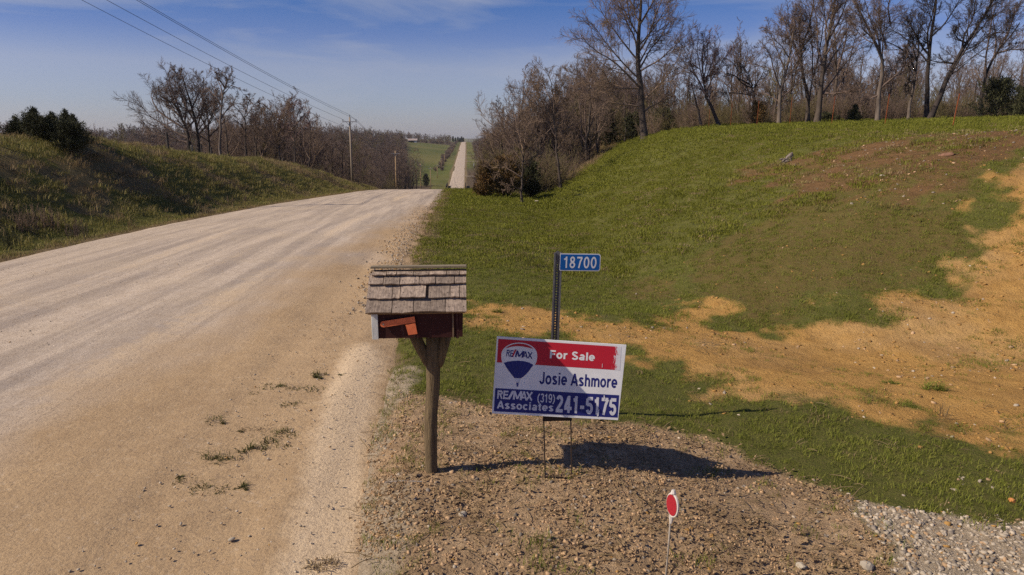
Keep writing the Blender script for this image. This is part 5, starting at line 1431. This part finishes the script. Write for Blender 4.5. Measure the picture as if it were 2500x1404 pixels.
m_ = masks(x, y); k = (r.uniform(0, 1, len(x)) < m_['scrub'] * (0.25 + 0.9 * sstep(-0.2, 0.5, fbm(x * 1.3, y * 1.3, 98, 3)))) & (x > x_right(y)); x, y = x[k], y[k]
P, s_, ro = place(x, y, r, 0.6, 1.4, 0.15)
scatter('litter', [leaf_bits(360 + k) for k in range(5)], P, s_, ro, [m_leaf], 'dead leaf crumbs strewn on the soil round the sign and mailbox', 'leaf litter', 10)
# straw litter
def straw(seed, n=7):
    r = np.random.default_rng(seed); P = np.zeros((n, 3, 3)); a = r.uniform(0, 6.28, n); L = r.uniform(0.03, 0.13, n)
    d = np.stack([np.cos(a), np.sin(a), r.uniform(-0.02, 0.25, n)], -1)
    c = np.stack([r.uniform(-0.1, 0.1, n), r.uniform(-0.1, 0.1, n), np.full(n, 0.006)], -1)
    for k in range(3): P[:, k] = c + d * (L * k / 2)[:, None]; P[:, k, 2] += [0, 0.008, 0][k]
    v, q = tubes(P, np.full((n, 3), 0.0022), 3); return (v, q, None, 0)
x, y, r = sample(-1.1, 13, 2.6, 20, 16, 116)
m_ = masks(x, y); k = (r.uniform(0, 1, len(x)) < 0.9 * m_['scrub'] + 0.10 + 0.5 * m_['brown'] - 0.3 * m_['drive']) & (x > x_right(y)); x, y = x[k], y[k]
P, s_, ro = place(x, y, r, 0.6, 1.5, 0.1)
scatter('litter', [straw(340 + k) for k in range(4)], P, s_, ro, [m_straw], 'dry straw and dead stems lying on the bare soil', 'straw', 6)
# litter strip of dead grass at both road edges
y = rng.uniform(9, 75, 9000); side_ = rng.uniform(0, 1, 9000) < 0.5
x = np.where(side_, x_left(y) - rng.uniform(-0.15, 0.75, 9000), x_right(y) + rng.uniform(-0.2, 0.5, 9000)); k = in_view(x, y); x, y = x[k], y[k]
P, s_, ro = place(x, y, rng, 0.6, 1.5, 0.2)
scatter('litter', [tmpl_blades(350 + k, 14, 0.14, 0.015, 0.06, 0.004, lean=2.2) for k in range(3)], P, s_, ro, [m_straw], 'matted dead grass along both edges of the road', 'straw', 7)

# ------------------------------------------------------------------ woods that read as one mass
def wood_tmpl(seed, H, dens, n_limb=8, mt=0, mc=1, fat=1.0, **kw):
    (tv, tq), (cv, cq) = make_tree_mesh(seed, H, 0.017 * H, n_limb, kw.pop('first', 0.18), kw.pop('spread', 38), (np.random.default_rng(seed).normal(0, 0.06), 0), dens,
                                        rmin=(0.020 * fat, 0.013 * fat, 0.010 * fat), **kw)
    return (np.concatenate([tv, cv]), np.concatenate([tq, cq + len(tv)]), None, np.concatenate([np.full(len(tq), mt), np.full(len(cq), mc)]))
def brush_tmpl(seed, H=2.2, n=26, mc=1, fat=1.0):
    r = np.random.default_rng(seed)
    a = r.uniform(0, 6.283, n); d = unit(np.stack([np.cos(a) * r.uniform(.1, .7, n), np.sin(a) * r.uniform(.1, .7, n), np.ones(n)], -1))
    st = np.stack([r.normal(0, 0.45, n), r.normal(0, 0.45, n), np.full(n, -0.1)], -1); L = H * r.uniform(0.5, 1.1, n)
    P = np.stack([st + d * (L * k)[:, None] + r.normal(0, 0.04, (n, 3)) * k for k in np.linspace(0, 1, 5)], 1)
    Rd = np.repeat(np.linspace(0.016, 0.006, 5)[None], n, 0) * fat
    P2, R2 = spawn(r, P, Rd, 7, 0.15, 1, 40, 0.35, 3, 0.15, 0.1, 0.6, 0.008 * fat)
    P3, R3 = spawn(r, P2, R2, 4, 0.2, 1, 40, 0.5, 2, 0.15, 0.05, 0.7, 0.007 * fat)
    v, q = join_tubes([(P, Rd, 3), (P2, R2, 3), (P3, R3, 3)])
    return (v, q, None, mc)
WM = [m_bark, m_twig, m_twigw, m_twigg, m_barkd]
WT = [wood_tmpl(401, 10, (5, 5, 4)), wood_tmpl(402, 11, (5, 5, 4), mc=2), wood_tmpl(403, 9, (5, 5, 4), mt=4), wood_tmpl(404, 10, (4, 5, 4), 7, mc=1, first=0.35),
      wood_tmpl(405, 8, (5, 5, 5), mc=3), wood_tmpl(406, 12, (5, 5, 4), 9, mc=1, spread=30)]
BT = [brush_tmpl(411), brush_tmpl(412, mc=2), brush_tmpl(413, mc=3), brush_tmpl(414, 1.8, mc=2)]
FT = [wood_tmpl(421 + k, 10, (5, 4, 3), 7, mc=(1, 2, 3, 1)[k], fat=3.2, first=0.12) for k in range(4)] + [brush_tmpl(431, 4.0, 30, 1, 4.0), brush_tmpl(432, 4.0, 30, 2, 4.0)]
def mass(name, boxes, T, label, seed, s0, s1, cond=None, pk=None):
    r = np.random.default_rng(seed); X, Y = [], []
    for (x0, x1, y0, y1, n) in boxes:
        X.append(r.uniform(x0, x1, n)); Y.append(r.uniform(y0, y1, n))
    x, y = np.concatenate(X), np.concatenate(Y)
    k = (x < x_left(y) - 5) | (x > x_right(y) + 4.2)
    if cond is not None: k &= cond(x, y)
    x, y = x[k], y[k]
    P = np.stack([x, y, terrain(x, y, False) - 0.2], -1); n = len(x)
    rot = np.stack([r.normal(0, 0.05, n), r.normal(0, 0.05, n), r.uniform(0, 6.283, n)], -1)
    hv = np.clip(1 + 0.30 * fbm(x * 0.045, y * 0.045, seed, 3), 0.55, 1.5) if y.max() < 300 else np.clip(1 + 0.22 * fbm(x * 0.016, y * 0.016, seed, 3), 0.6, 1.4)
    return scatter(name, T, P, r.uniform(s0, s1, n) * hv, rot, WM, label, 'woods', seed, None if pk is None else r.choice(len(T), n, p=pk))
# right: behind the lawn and down the slope
px_ok = lambda x, y: np.ones_like(x, bool)
mass('woods', [(18, 95, 84, 150, 400), (16, 60, 76, 90, 50)], WT, 'bare grey-brown woods behind the row of big trees on the right', 501, 0.6, 1.08, lambda x, y: x > 16 + 0.0 * y)
mass('undergrowth', [(17, 75, 70, 90, 420), (14, 60, 78, 110, 420)], BT, 'brown undergrowth under the right-hand trees', 502, 0.5, 1.3, lambda x, y: (x > 19) & (toe_dist(x, y) > 9) & (y > 67 + 0.05 * x))
mass('woods', [(7, 30, 70, 150, 520), (3.0, 10, 72, 150, 120)], WT, 'tangle of bare trees between the mown bank and the far road', 503, 0.6, 1.08, lambda x, y: toe_dist(x, y) < 0.34 * (y - 60) + 1.5)
mass('undergrowth', [(4.0, 28, 56, 130, 1000), (3.0, 7.5, 50, 70, 60)], BT, 'brown brush at the foot of the tangle left of the mown bank', 504, 0.55, 1.4, lambda x, y: (toe_dist(x, y) < 0.30 * (y - 58) + 0.5) & (x > x_right(y) + 5))
# left
mass('woods', [(-70, -19, 88, 150, 420), (-60, -24, 84, 130, 140)], WT, 'brown bare woods behind the clump on the left bank', 505, 0.55, 0.9, lambda x, y: (x < -17.5 - 0.10 * np.clip(100 - y, 0, 40)) & (x > -0.345 * y))
mass('undergrowth', [(-60, -17.5, 78, 140, 420)], BT, 'brush along the lower edge of the left woods', 506, 0.6, 1.3, lambda x, y: (x < -17.8 - 0.16 * np.clip(96 - y, 0, 40)) & (x > -0.36 * y))
mass('woods', [(-75, -18, 140, 270, 620)], WT, 'valley woods behind the utility poles', 507, 0.8, 1.3, lambda x, y: x < -17.0 - 4.5 * np.clip(fbm(y * 0.05, y * 0, 97, 3) + 0.4, 0, 2))
mass('undergrowth', [(-75, -17.5, 120, 270, 320)], BT, 'brush in the valley woods behind the poles', 508, 0.9, 1.6)
mass('woods', [(-330, -60, 180, 900, 900), (-140, -28, 290, 760, 900)], FT, 'dark wooded hillside left of the green pasture', 509, 1.0, 1.5, lambda x, y: x < -0.083 * y - 2)
mass('woods', [(-1100, -280, 380, 1200, 1100), (-700, -200, 900, 1250, 400)], FT, 'low line of distant woods on the left horizon', 510, 0.9, 1.4)
mass('woods', [(-260, -22, 950, 1080, 330), (-120, -20, 935, 960, 30)], FT, 'far bare wood along the top of the pasture', 511, 0.8, 1.3, lambda x, y: x < -18)
mass('woods', [(3, 60, 150, 420, 420), (6, 60, 420, 1150, 420), (60, 200, 200, 1150, 300)], FT, 'woods right of the far road', 512, 0.6, 1.1, lambda x, y: x > 4.5 + 0.009 * np.clip(y - 400, 0, 800))
mass('undergrowth', [(-21, -14, 440, 900, 130), (-16, -11, 700, 1200, 50)], FT[4:], 'brushy fence line left of the far road', 513, 0.4, 0.9, lambda x, y: np.abs(x + 18 - 0.004 * (y - 440)) < 2.5)
mass('woods', [(150, 900, 300, 1200, 500)], FT, 'distant woods beyond the right bank', 514, 0.9, 1.3)

# far conifers on the crest
for k, (px, h) in enumerate(((1106, 9), (1112, 7), (1118, 8), (1123, 7), (1127, 9.5), (1131, 8))):
    Yc = 1215 + 6 * k; X = at(px, 345, Yc).x; (tv, tq), (V, Q) = cedar_mesh(520 + k, h, 4.5, 0.7, 500, 1.1)
    root = empty('conifer_tree', (X, Yc, float(terrain(X, Yc, False)) - 0.5), 'tiny dark conifer on the far skyline, %s left of the road crest' % ('sixth', 'fifth', 'fourth', 'third', 'second', 'first')[k], 'tree', 'conifers on the far road crest')
    link('trunk', fast_mesh('trunk', tv, tq, None, [m_barkd]), root); link('crown', fast_mesh('crown', V, Q, None, [m_cedar]), root)
rt_ = foot(1040, 330); rt_.z -= 0.3
(tv, tq), (V, Q) = cedar_mesh(540, 6.0, 5.0, 0.5, 1600, 0.5)
root = empty('cedar_tree', rt_, 'lone dark cedar at the valley end of the pasture', 'tree')
link('trunk', fast_mesh('trunk', tv, tq, None, [m_barkd]), root); link('crown', fast_mesh('crown', V, Q, None, [m_cedar]), root)

# shrubs on the left bank
def shrub(px, Y, H, label, seed, mat, cat='shrub'):
    f = foot(px, Y); v, q, _, _ = brush_tmpl(seed, H, 30)
    root = empty('shrub', f, label, cat, 'shrubs on the left bank')
    me = fast_mesh('stems', v * np.array([H / 2.2, H / 2.2, 1.0]), q, None, [mat]); link('stems', me, root)
shrub(472, 48, 0.9, 'small dark shrub below a fence post on the left bank', 551, m_cedar)
shrub(640, 66, 1.5, 'rounded brown shrub at the edge of the left field', 552, m_twigg)
shrub(610, 60, 0.8, 'low brown shrub in front of the rounded one', 553, m_twig)
shrub(235, 36, 0.9, 'brown dead shrub on the crest right of the cedars', 554, m_twig)
shrub(60, 21, 0.9, 'tangled dead brush on the bank at the left edge', 555, m_twigw)
shrub(120, 22, 0.8, 'dead brush below the cedar clump', 556, m_twigw)
shrub(185, 21.5, 0.7, 'reddish brown dead brush in the middle of the left bank', 557, m_twig)
shrub(20, 19, 0.7, 'dark bushy growth low on the bank at the left edge', 558, m_cedar)
shrub(560, 36, 0.5, 'grey dead weeds near the road edge left of centre', 559, m_twigw)
shrub(600, 38, 0.5, 'dark dead weeds beside the shadow line on the road', 560, m_twig)
shrub(320, 24, 0.45, 'orange-brown grass hummock beside the road', 561, m_straw)

# ------------------------------------------------------------------ posts
m_tpost = plain('rusty_orange_post', (0.40, 0.105, 0.030), (0.28, 0.07, 0.022), 6, 0.8, (1, 1, 1))
m_oldpost = plain('old_fence_wood', (0.085, 0.070, 0.06), (0.045, 0.038, 0.033), 7, 0.95, (1, 1, 0.3))
m_palepost = plain('bleached_fence_wood', (0.32, 0.28, 0.25), (0.20, 0.17, 0.15), 7, 0.95, (1, 1, 0.3))
tp_ = [(1730, 62, 266, 'leftmost, half hidden by bare trunks'), (1783, 59, 252, 'second from the left, beside the slim sapling'), (1847, 56, 246, 'standing before the small olive cedar'),
       (1927, 52, 238, 'just right of the pale-barked tree'), (2030, 47, 235, 'right of the big upright tree'), (2160, 39, 230, 'leaning slightly at the foot of the pale tree'), (2326, 33, 228, 'nearest and tallest, leaning right, wrapped in weeds')]
for k, (px, Y, top, where) in enumerate(tp_):
    f = foot(px, Y); H = at(px, top, Y).z - f.z
    lean = (0.0, 0.02, 0.05, 0.04, 0.06, 0.09, 0.17)[k]
    mb = MB(); M = Matrix.Translation(f) @ Matrix.Rotation(lean / 2, 4, 'Y')
    mb.box((-0.019, -0.004, -0.3), (0.019, 0.002, H), 0, M); mb.box((-0.004, 0.002, -0.3), (0.004, 0.036, H), 0, M)
    for q in range(int(H / 0.075)): mb.box((-0.006, -0.011, 0.1 + q * 0.075), (0.006, -0.0035, 0.125 + q * 0.075), 0, M)
    o = mb.build('fence_post', m_tpost, None, origin=f)
    tag(o, 'rusty orange steel fence post, ' + where, 'fence post', 'orange fence posts on the right bank')
for k, (px, Y, top, r_, mm, lx, lab) in enumerate(((412, 44, 322, 0.07, m_oldpost, 0.0, 'dark wooden fence post on the left bank below the wide tree'), (471, 52, 355, 0.08, m_palepost, -0.02, 'bleached pale fence post on the left bank'),
        (494, 54, 352, 0.06, m_oldpost, 0.0, 'thin dark fence post between a pale post and the pale trunk'), (518, 55, 360, 0.085, m_oldpost, 0.0, 'stout dark fence post left of the pale trunk'),
        (684, 66, 384, 0.10, m_oldpost, 0.42, 'dark fence post leaning hard to the right'), (790, 84, 415, 0.06, m_oldpost, 0.05, 'thin dark post low in the brush'), (830, 92, 428, 0.07, m_oldpost, 0.2, 'short dark leaning post nearest the utility pole'))):
    f = foot(px, Y); H = at(px, top, Y).z - f.z
    mb = MB(); d = Vector((lx, 0.02, 1)).normalized()
    mb.tube([f - d * 0.3, f + d * H * 0.5, f + d * H * 0.98, f + d * H], [r_, r_ * 0.97, r_ * 0.9, r_ * 0.55], 9, jit=0.06, seed=k)
    tag(mb.build('fence_post', mm, None, origin=f), lab, 'fence post', 'old wooden fence posts on the left bank')

# ------------------------------------------------------------------ utility poles and wires
m_pole = plain('utility_pole_wood', (0.36, 0.29, 0.22), (0.24, 0.19, 0.145), 3, 0.9, (1, 1, 0.15))
m_pole2 = plain('utility_pole_tan', (0.42, 0.29, 0.165), (0.33, 0.22, 0.12), 3, 0.9, (1, 1, 0.15))
m_ins = plain('dark_insulator', (0.04, 0.04, 0.045), rough=0.4); m_arm = plain('grey_crossarm', (0.36, 0.35, 0.36), (0.27, 0.26, 0.26), 4, 0.8)
m_wire = plain('power_wire', (0.05, 0.05, 0.055), rough=0.6)
PO = []
def pole(base_, H, label, mat, r0=0.15, arm=0.95):
    root = empty('utility_pole', base_, label, 'utility pole', 'utility poles down the valley')
    b0 = Vector(base_); mb = MB(); mb.tube([b0 + Vector((0, 0, -0.5)), b0 + Vector((0, 0, H * 0.5)), b0 + Vector((0.02, 0, H))], [r0 * 1.1, r0 * 0.92, r0 * 0.68], 12); mb.build('shaft', mat, root, smooth=True)
    za = H - 0.62
    mb = MB(); mb.box((b0.x - arm, b0.y - r0 - 0.09, b0.z + za - 0.05), (b0.x + arm, b0.y - r0 * 0.65, b0.z + za + 0.05)); mb.build('crossarm', m_arm, root)
    at_ = {}
    for s in (-1, 1):
        c = Vector((b0.x + s * (arm - 0.06), b0.y - r0, b0.z + za)); mb = MB()
        mb.tube([c + Vector((0, 0, -0.16)), c + Vector((0, 0, 0.10))], 0.02, 6)
        for zz in (0.10, 0.18, 0.26): mb.tube([c + Vector((0, 0, zz)), c + Vector((0, 0, zz + 0.03)), c + Vector((0, 0, zz + 0.06))], [0.05, 0.075, 0.035], 8)
        mb.build('insulator', m_ins, root); at_[s] = c + Vector((0, 0, 0.33))
        mb = MB(); mb.tube([Vector((b0.x + s * 0.45, b0.y - r0 - 0.02, b0.z + za - 0.04)), Vector((b0.x + s * 0.02, b0.y - r0 - 0.02, b0.z + za - 0.55))], 0.018, 5); mb.build('arm_brace', m_arm, root)
    c = Vector((b0.x + 0.02, b0.y, b0.z + H)); mb = MB()
    mb.tube([c, c + Vector((0, 0, 0.22))], 0.03, 6); mb.tube([c + Vector((0, 0, 0.16)), c + Vector((0, 0, 0.22)), c + Vector((0, 0, 0.32))], [0.04, 0.07, 0.03], 8); mb.build('insulator', m_ins, root)
    at_[0] = c + Vector((0, 0, 0.33))
    n_ = Vector((b0.x - r0 - 0.04, b0.y, b0.z + H - 1.45)); mb = MB(); mb.tube([n_ + Vector((0.1, 0, 0)), n_ + Vector((-0.06, 0, 0))], 0.045, 7); mb.build('neutral_bracket', m_ins, root)
    at_[2] = n_
    PO.append(at_)
f1 = foot(861, 99)
pl = [(Vector((-22.0, 31.5, float(terrain(-22.0, 31.5)))), None, 'utility pole standing just outside the left edge of the picture', m_pole, 13.1),
      (f1, None, 'nearest utility pole in view with grey crossarm and dark insulators', m_pole, at(863, 286, 99).z)]
for px, Y, top, lab in ((967, 158, 368, 'second utility pole, tan, in front of the valley woods'), (1027, 243, 399, 'third utility pole at the edge of the pasture'), (1051, 311, 408, 'fourth utility pole against the green pasture'),
                        (1068, 386, 407, 'fifth utility pole in the valley'), (1078, 455, 401, 'sixth utility pole in the valley'), (1086.5, 525, 390, 'seventh and farthest utility pole that shows clearly')):
    X = at(px, 430, Y).x; pl.append((Vector((X, Y, float(terrain(X, Y)))), None, lab, m_pole2, at(px, top, Y).z))
for b_, _, lab, mm, ztop in pl:
    pole(b_, max(ztop - b_.z, 7.5), lab, mm, 0.16)
def wire(a, b_, sag, label, rad=0.013, n=40):
    pts = [a.lerp(b_, t) + Vector((0, 0, -4 * sag * t * (1 - t))) for t in [k / n for k in range(n + 1)]]
    mb = MB(); mb.tube(pts, rad, 5, cap=False)
    tag(mb.build('power_wire', m_wire, None, origin=a), label, 'wire', 'power wires')
behind = {k: v + Vector((-6.3, -66, 6.0)) for k, v in PO[0].items()}
nm = {0: 'top', -1: 'left', 1: 'right', 2: 'lowest'}
for k in (0, -1, 1, 2):
    wire(PO[0][k], PO[1][k], 0.55, '%s power wire crossing the sky down to the nearest pole' % nm[k], 0.015 if k != 2 else 0.013)
for i_ in range(1, 5):
    for k in (0, -1, 1, 2):
        wire(PO[i_][k], PO[i_ + 1][k], 0.6, '%s power wire between the %s and the next utility pole' % (nm[k], ('', 'nearest', 'second', 'third', 'fourth')[i_]), 0.016, 16)

# ------------------------------------------------------------------ far shed, bridge rails, white post
m_roofm = plain('rusty_metal_roof', (0.42, 0.34, 0.31), (0.30, 0.23, 0.20), 0.6, 0.6, (4, 1, 1)); m_shedw = plain('pale_shed_wall', (0.55, 0.55, 0.52), (0.45, 0.44, 0.42), 1.0, 0.8)
m_dark = plain('dark_shed_boards', (0.035, 0.035, 0.04), rough=0.9)
sx0, sY = at(997, 348, 900).x, 900.0
sx1 = at(1018, 348, 900).x; sz = float(terrain((sx0 + sx1) / 2, sY)) - 0.2
shed = empty('shed', (0.5 * (sx0 + sx1), sY, sz), 'low open-fronted shed with a pale metal roof on the pasture skyline', 'shed')
mb = MB(); mb.box((sx0, sY + 6, sz), (sx1, sY + 6.3, sz + 2.8)); mb.box((sx1 - 0.3, sY, sz), (sx1, sY + 6, sz + 2.9)); mb.box((sx0, sY, sz), (sx0 + 0.3, sY + 6, sz + 2.9)); mb.build('wall', m_dark, shed)
mb = MB(); mb.box((sx1 - 3.2, sY - 0.2, sz), (sx1 - 0.1, sY, sz + 2.8)); o = mb.build('front_panel', m_shedw, shed); o['label'] = 'pale front panel'
for q in range(1, 4):
    mb = MB(); xx = sx0 + (sx1 - 3.2 - sx0) * q / 4; mb.box((xx - 0.1, sY, sz), (xx + 0.1, sY + 0.2, sz + 2.9)); mb.build('post', m_dark, shed)
mb = MB(); rz = sz + 2.85
mb.add([(sx0 - .5, sY - .8, rz), (sx1 + .5, sY - .8, rz), (sx1 + .5, sY + 3.2, rz + 2.2), (sx0 - .5, sY + 3.2, rz + 2.2), (sx1 + .5, sY + 7, rz), (sx0 - .5, sY + 7, rz)], [(0, 1, 2, 3), (3, 2, 4, 5), (0, 3, 5), (1, 4, 2), (0, 5, 4, 1)])
mb.build('roof', m_roofm, shed)
m_rail = plain('dark_bridge_rail', (0.035, 0.03, 0.03), (0.06, 0.045, 0.035), 3, 0.8)
for s, X, lab in ((-1, -9.3, 'left dark railing of the small bridge in the valley'), (1, -0.5, 'right dark railing of the small bridge in the valley')):
    ys_b = np.linspace(316, 336, 6); root = empty('bridge_railing', (X, 316, float(zr(316))), lab, 'railing', 'bridge railings')
    for yb_ in ys_b:
        mb = MB(); mb.box((X - 0.22, yb_ - 0.22, float(zr(yb_)) - 0.6), (X + 0.22, yb_ + 0.22, float(zr(yb_)) + 1.5)); mb.build('post', m_rail, root)
    for h in (0.6, 1.2):
        mb = MB(); mb.tube([(X, yb_, float(zr(yb_)) + h) for yb_ in ys_b], 0.26, 4); mb.build('rail', m_rail, root)
f = foot(1157, 470); mb = MB(); mb.box((f.x - 0.28, f.y - 0.1, f.z), (f.x + 0.28, f.y + 0.1, f.z + 2.9)); mb.box((f.x - 0.4, f.y - 0.15, f.z + 2.9), (f.x + 0.4, f.y + 0.15, f.z + 3.1))
tag(mb.build('marker_post', m_whitep, None, origin=f), 'white marker post right of the far road', 'post')

# ------------------------------------------------------------------ stump, rocks, small weeds
m_stump = plain('weathered_stump', (0.27, 0.22, 0.19), (0.11, 0.085, 0.07), 6, 0.95, (2, 2, 0.5), 0.6, 10)
f = foot(1925, 22.6)
SS = 0.72
root = empty('stump', f, 'grey weathered tree stump lying on the face of the right bank', 'stump')
mb = MB(); mb.tube([f + SS * Vector((-0.30, -0.05, -0.06)), f + SS * Vector((-0.08, 0, 0.10)), f + SS * Vector((0.10, 0.02, 0.28)), f + SS * Vector((0.16, 0.03, 0.42))], [0.06, 0.10, 0.08, 0.02], 9, jit=0.28, seed=8); mb.build('butt', m_stump, root)
for k, (a, c_) in enumerate((((-0.1, 0, 0.1), (-0.34, -0.12, 0.02)), ((0.05, 0, 0.15), (0.02, -0.22, 0.0)), ((0.1, 0, 0.2), (0.32, -0.02, 0.12)), ((-0.15, 0, 0.05), (-0.42, 0.05, 0.10)))):
    a, c_ = f + SS * Vector(a), f + SS * Vector(c_); mb = MB(); mb.tube([a, a.lerp(c_, 0.6) + Vector((0, 0, 0.03)), c_], [0.06, 0.04, 0.015], 6, jit=0.2, seed=k); mb.build('root', m_stump, root)
m_rock = plain('reddish_rock', (0.24, 0.125, 0.08), (0.16, 0.085, 0.055), 4, 0.9, (1, 1, 1), 0.5, 12); m_rockp = plain('pale_field_stone', (0.42, 0.36, 0.28), (0.30, 0.25, 0.19), 4, 0.9, (1, 1, 1), 0.4, 14); m_rocko = plain('orange_stone', (0.52, 0.22, 0.07), (0.42, 0.17, 0.05), 6, 0.8)
def rock(px, Y, size, sq, mat, label, seed, name='rock'):
    f = foot(px, Y); bm = bmesh.new(); bmesh.ops.create_icosphere(bm, subdivisions=2, radius=1)
    r = np.random.default_rng(seed); off = r.uniform(0, 50, 3)
    for q in bm.verts:
        n_ = float(vnoise(q.co.x * 1.3 + off[0], q.co.y * 1.3 + q.co.z + off[1], seed)); q.co = Vector((q.co.x * sq[0], q.co.y * sq[1], q.co.z * sq[2])) * size * (1 + 0.28 * n_)
    me = bpy.data.meshes.new(name); bm.to_mesh(me); bm.free(); me.materials.append(mat)
    o = link(name, me, None, f + Vector((0, 0, size * sq[2] * 0.25))); o.rotation_euler = (r.normal(0, .15), r.normal(0, .15), r.uniform(0, 6))
    tag(o, label, 'rock', 'single rocks and stones')
rock(2312, 16.0, 0.11, (1.5, 0.8, 0.4), m_rock, 'flat reddish rock in the brown soil high on the right', 1)
rock(2080, 15.0, 0.045, (1.4, 0.8, 0.6), m_rockp, 'pale stone in the grass above the clay', 2)
rock(2155, 15.9, 0.05, (1.4, 0.9, 0.5), m_rockp, 'pale stone at the lower edge of the brown soil', 3)
rock(2470, 4.72, 0.030, (1, 0.9, 0.8), m_rocko, 'small orange stone by the driveway edge', 4)
rock(1310, 44, 0.13, (1.3, 0.8, 0.7), m_rockp, 'grey stone in the mown grass below the bare trees', 5)
rock(1955, 3.92, 0.032, (1.3, 0.9, 0.6), m_rockp, 'white angular stone left of the driveway', 6)
rock(2115, 3.95, 0.045, (1.0, 0.9, 0.8), m_rockp, 'largest pale stone beside the driveway gravel', 7)
rock(2165, 4.45, 0.030, (1.1, 1.0, 0.7), m_rockp, 'rounded tan stone above the largest driveway stone', 8)
rock(1130, 4.28, 0.030, (1.0, 1.0, 0.8), m_rockp, 'white stone in the soil below the mailbox post', 9)
rock(565, 4.2, 0.020, (1.2, 0.9, 0.7), m_rockp, 'tan stone on the road at the bottom left', 10)
rock(860, 4.60, 0.026, (1.5, 0.9, 0.6), m_stoned, 'grey stone at the edge of the pull-off', 11)
m_weed = grass_mat('roadside_weed', (0.105, 0.105, 0.032), (0.16, 0.13, 0.05), (0.075, 0.075, 0.025))
def weed(x, y, w, h, label, seed, mat=None):
    r = np.random.default_rng(seed); nb = int(r.integers(4, 11)); tl = r.uniform(-0.4, 0.4)
    Vs, Qs, Ts, n = [], [], [], 0
    for k in range(nb):
        hh_ = h * r.uniform(0.4, 1.15); v, q, t = blades(seed * 10 + k, int(r.integers(8, 34)), w * r.uniform(0.10, 0.34), hh_ * 0.25, hh_, r.uniform(0.0025, 0.006), lean=r.uniform(1.6, 4.0)); a_ = r.normal(0, 0.5) * w; v = v + np.array([a_, a_ * tl + r.normal(0, 0.16) * w, 0])
        Vs.append(v); Qs.append(q + n); Ts.append(t + n); n += len(v)
    o = link('weed_clump', fast_mesh('weed_clump', np.concatenate(Vs), np.concatenate(Qs), np.concatenate(Ts), [mat or m_weed]), None, (x, y, float(gz(x, y)) - 0.004))
    o.rotation_euler = (0, 0, r.uniform(-0.3, 0.5)); tag(o, label, 'weed', 'weed clumps in the pull-off gravel')
for k, (x, y, w, h, lab) in enumerate(((-1.72, 7.55, 0.10, 0.11, 'upright little weed nearest the mailbox in the gravel'), (-1.86, 7.15, 0.22, 0.06, 'long low streak of weeds topmost in the gravel'), (-2.05, 7.2, 0.10, 0.05, 'small weed just left of the topmost streak'),
        (-1.84, 6.72, 0.20, 0.07, 'slanting weed streak, second from the top'), (-2.28, 6.18, 0.14, 0.06, 'dark isolated weed clump farthest towards the road'), (-1.98, 6.08, 0.13, 0.03, 'flat withered weed patch right of the dark clump'),
        (-1.62, 5.92, 0.22, 0.05, 'brownish weed mat, largest of the clumps'), (-1.84, 5.66, 0.17, 0.09, 'green weed tuft joined to the largest mat'), (-2.02, 5.42, 0.14, 0.09, 'leafy weed clump below and left of the mat'),
        (-2.08, 4.98, 0.15, 0.04, 'flat weed streak lowest on the left'), (-1.72, 4.93, 0.07, 0.06, 'tiny weed beside a stone, lowest on the right'), (-0.95, 3.92, 0.12, 0.05, 'withered tuft at the bottom edge of the pull-off'))):
    weed(x, y, w * 1.9, h * 0.7, lab, 600 + k, m_straw if 'withered' in lab else None)
for k, (px, Y, w, h, lab) in enumerate(((2285, 7.45, 0.14, 0.16, 'green grass tuft alone on the yellow clay at right'), (2180, 7.8, 0.10, 0.08, 'small grass tuft on the clay left of the lone one'), (1210, 10.9, 0.10, 0.2, 'spiky grass tuft in the clay right of the mailbox roof'))):
    f = foot(px, Y); weed(f.x, Y, w, h, lab, 640 + k, m_lush)
# pale stick in front of the mailbox post, dry stalks on the clay
f, g = foot(940, 4.84), foot(1030, 4.72); mb = MB(); mb.tube([f + Vector((0, 0, .012)), f.lerp(g, .5) + Vector((0, 0, .02)), g + Vector((0, 0, .012))], [.005, .006, .004], 6, jit=.2); tag(mb.build('stick', m_palepost, None, origin=f), 'pale dry stick on the soil left of the mailbox post', 'stick')
f = foot(2300, 6.6)
vv_, qq_, tt_ = blades(777, 16, 0.10, 0.15, 0.34, 0.003, lean=1.0); tag(link('dry_stalks', fast_mesh('dry_stalks', vv_, qq_, tt_, [m_straw]), None, f), 'tuft of tall dry stalks at the edge of the clay', 'weed')

# ------------------------------------------------------------------ thin spring haze
m_haze = bpy.data.materials.new('haze'); m_haze.use_nodes = True
nt = m_haze.node_tree; nt.nodes.clear()
out = nt.nodes.new('ShaderNodeOutputMaterial'); pv = nt.nodes.new('ShaderNodeVolumePrincipled')
pv.inputs['Color'].default_value = (0.86, 0.88, 0.95, 1); pv.inputs['Density'].default_value = 0.00008; pv.inputs['Anisotropy'].default_value = 0.2
nt.links.new(pv.outputs[0], out.inputs['Volume'])
mb = MB(); mb.box((-4300, -120, -60), (4300, 5300, 60))
hz = mb.build('haze', m_haze); tag(hz, kind='stuff'); hz['label'] = 'thin spring haze over the valley and far woods'
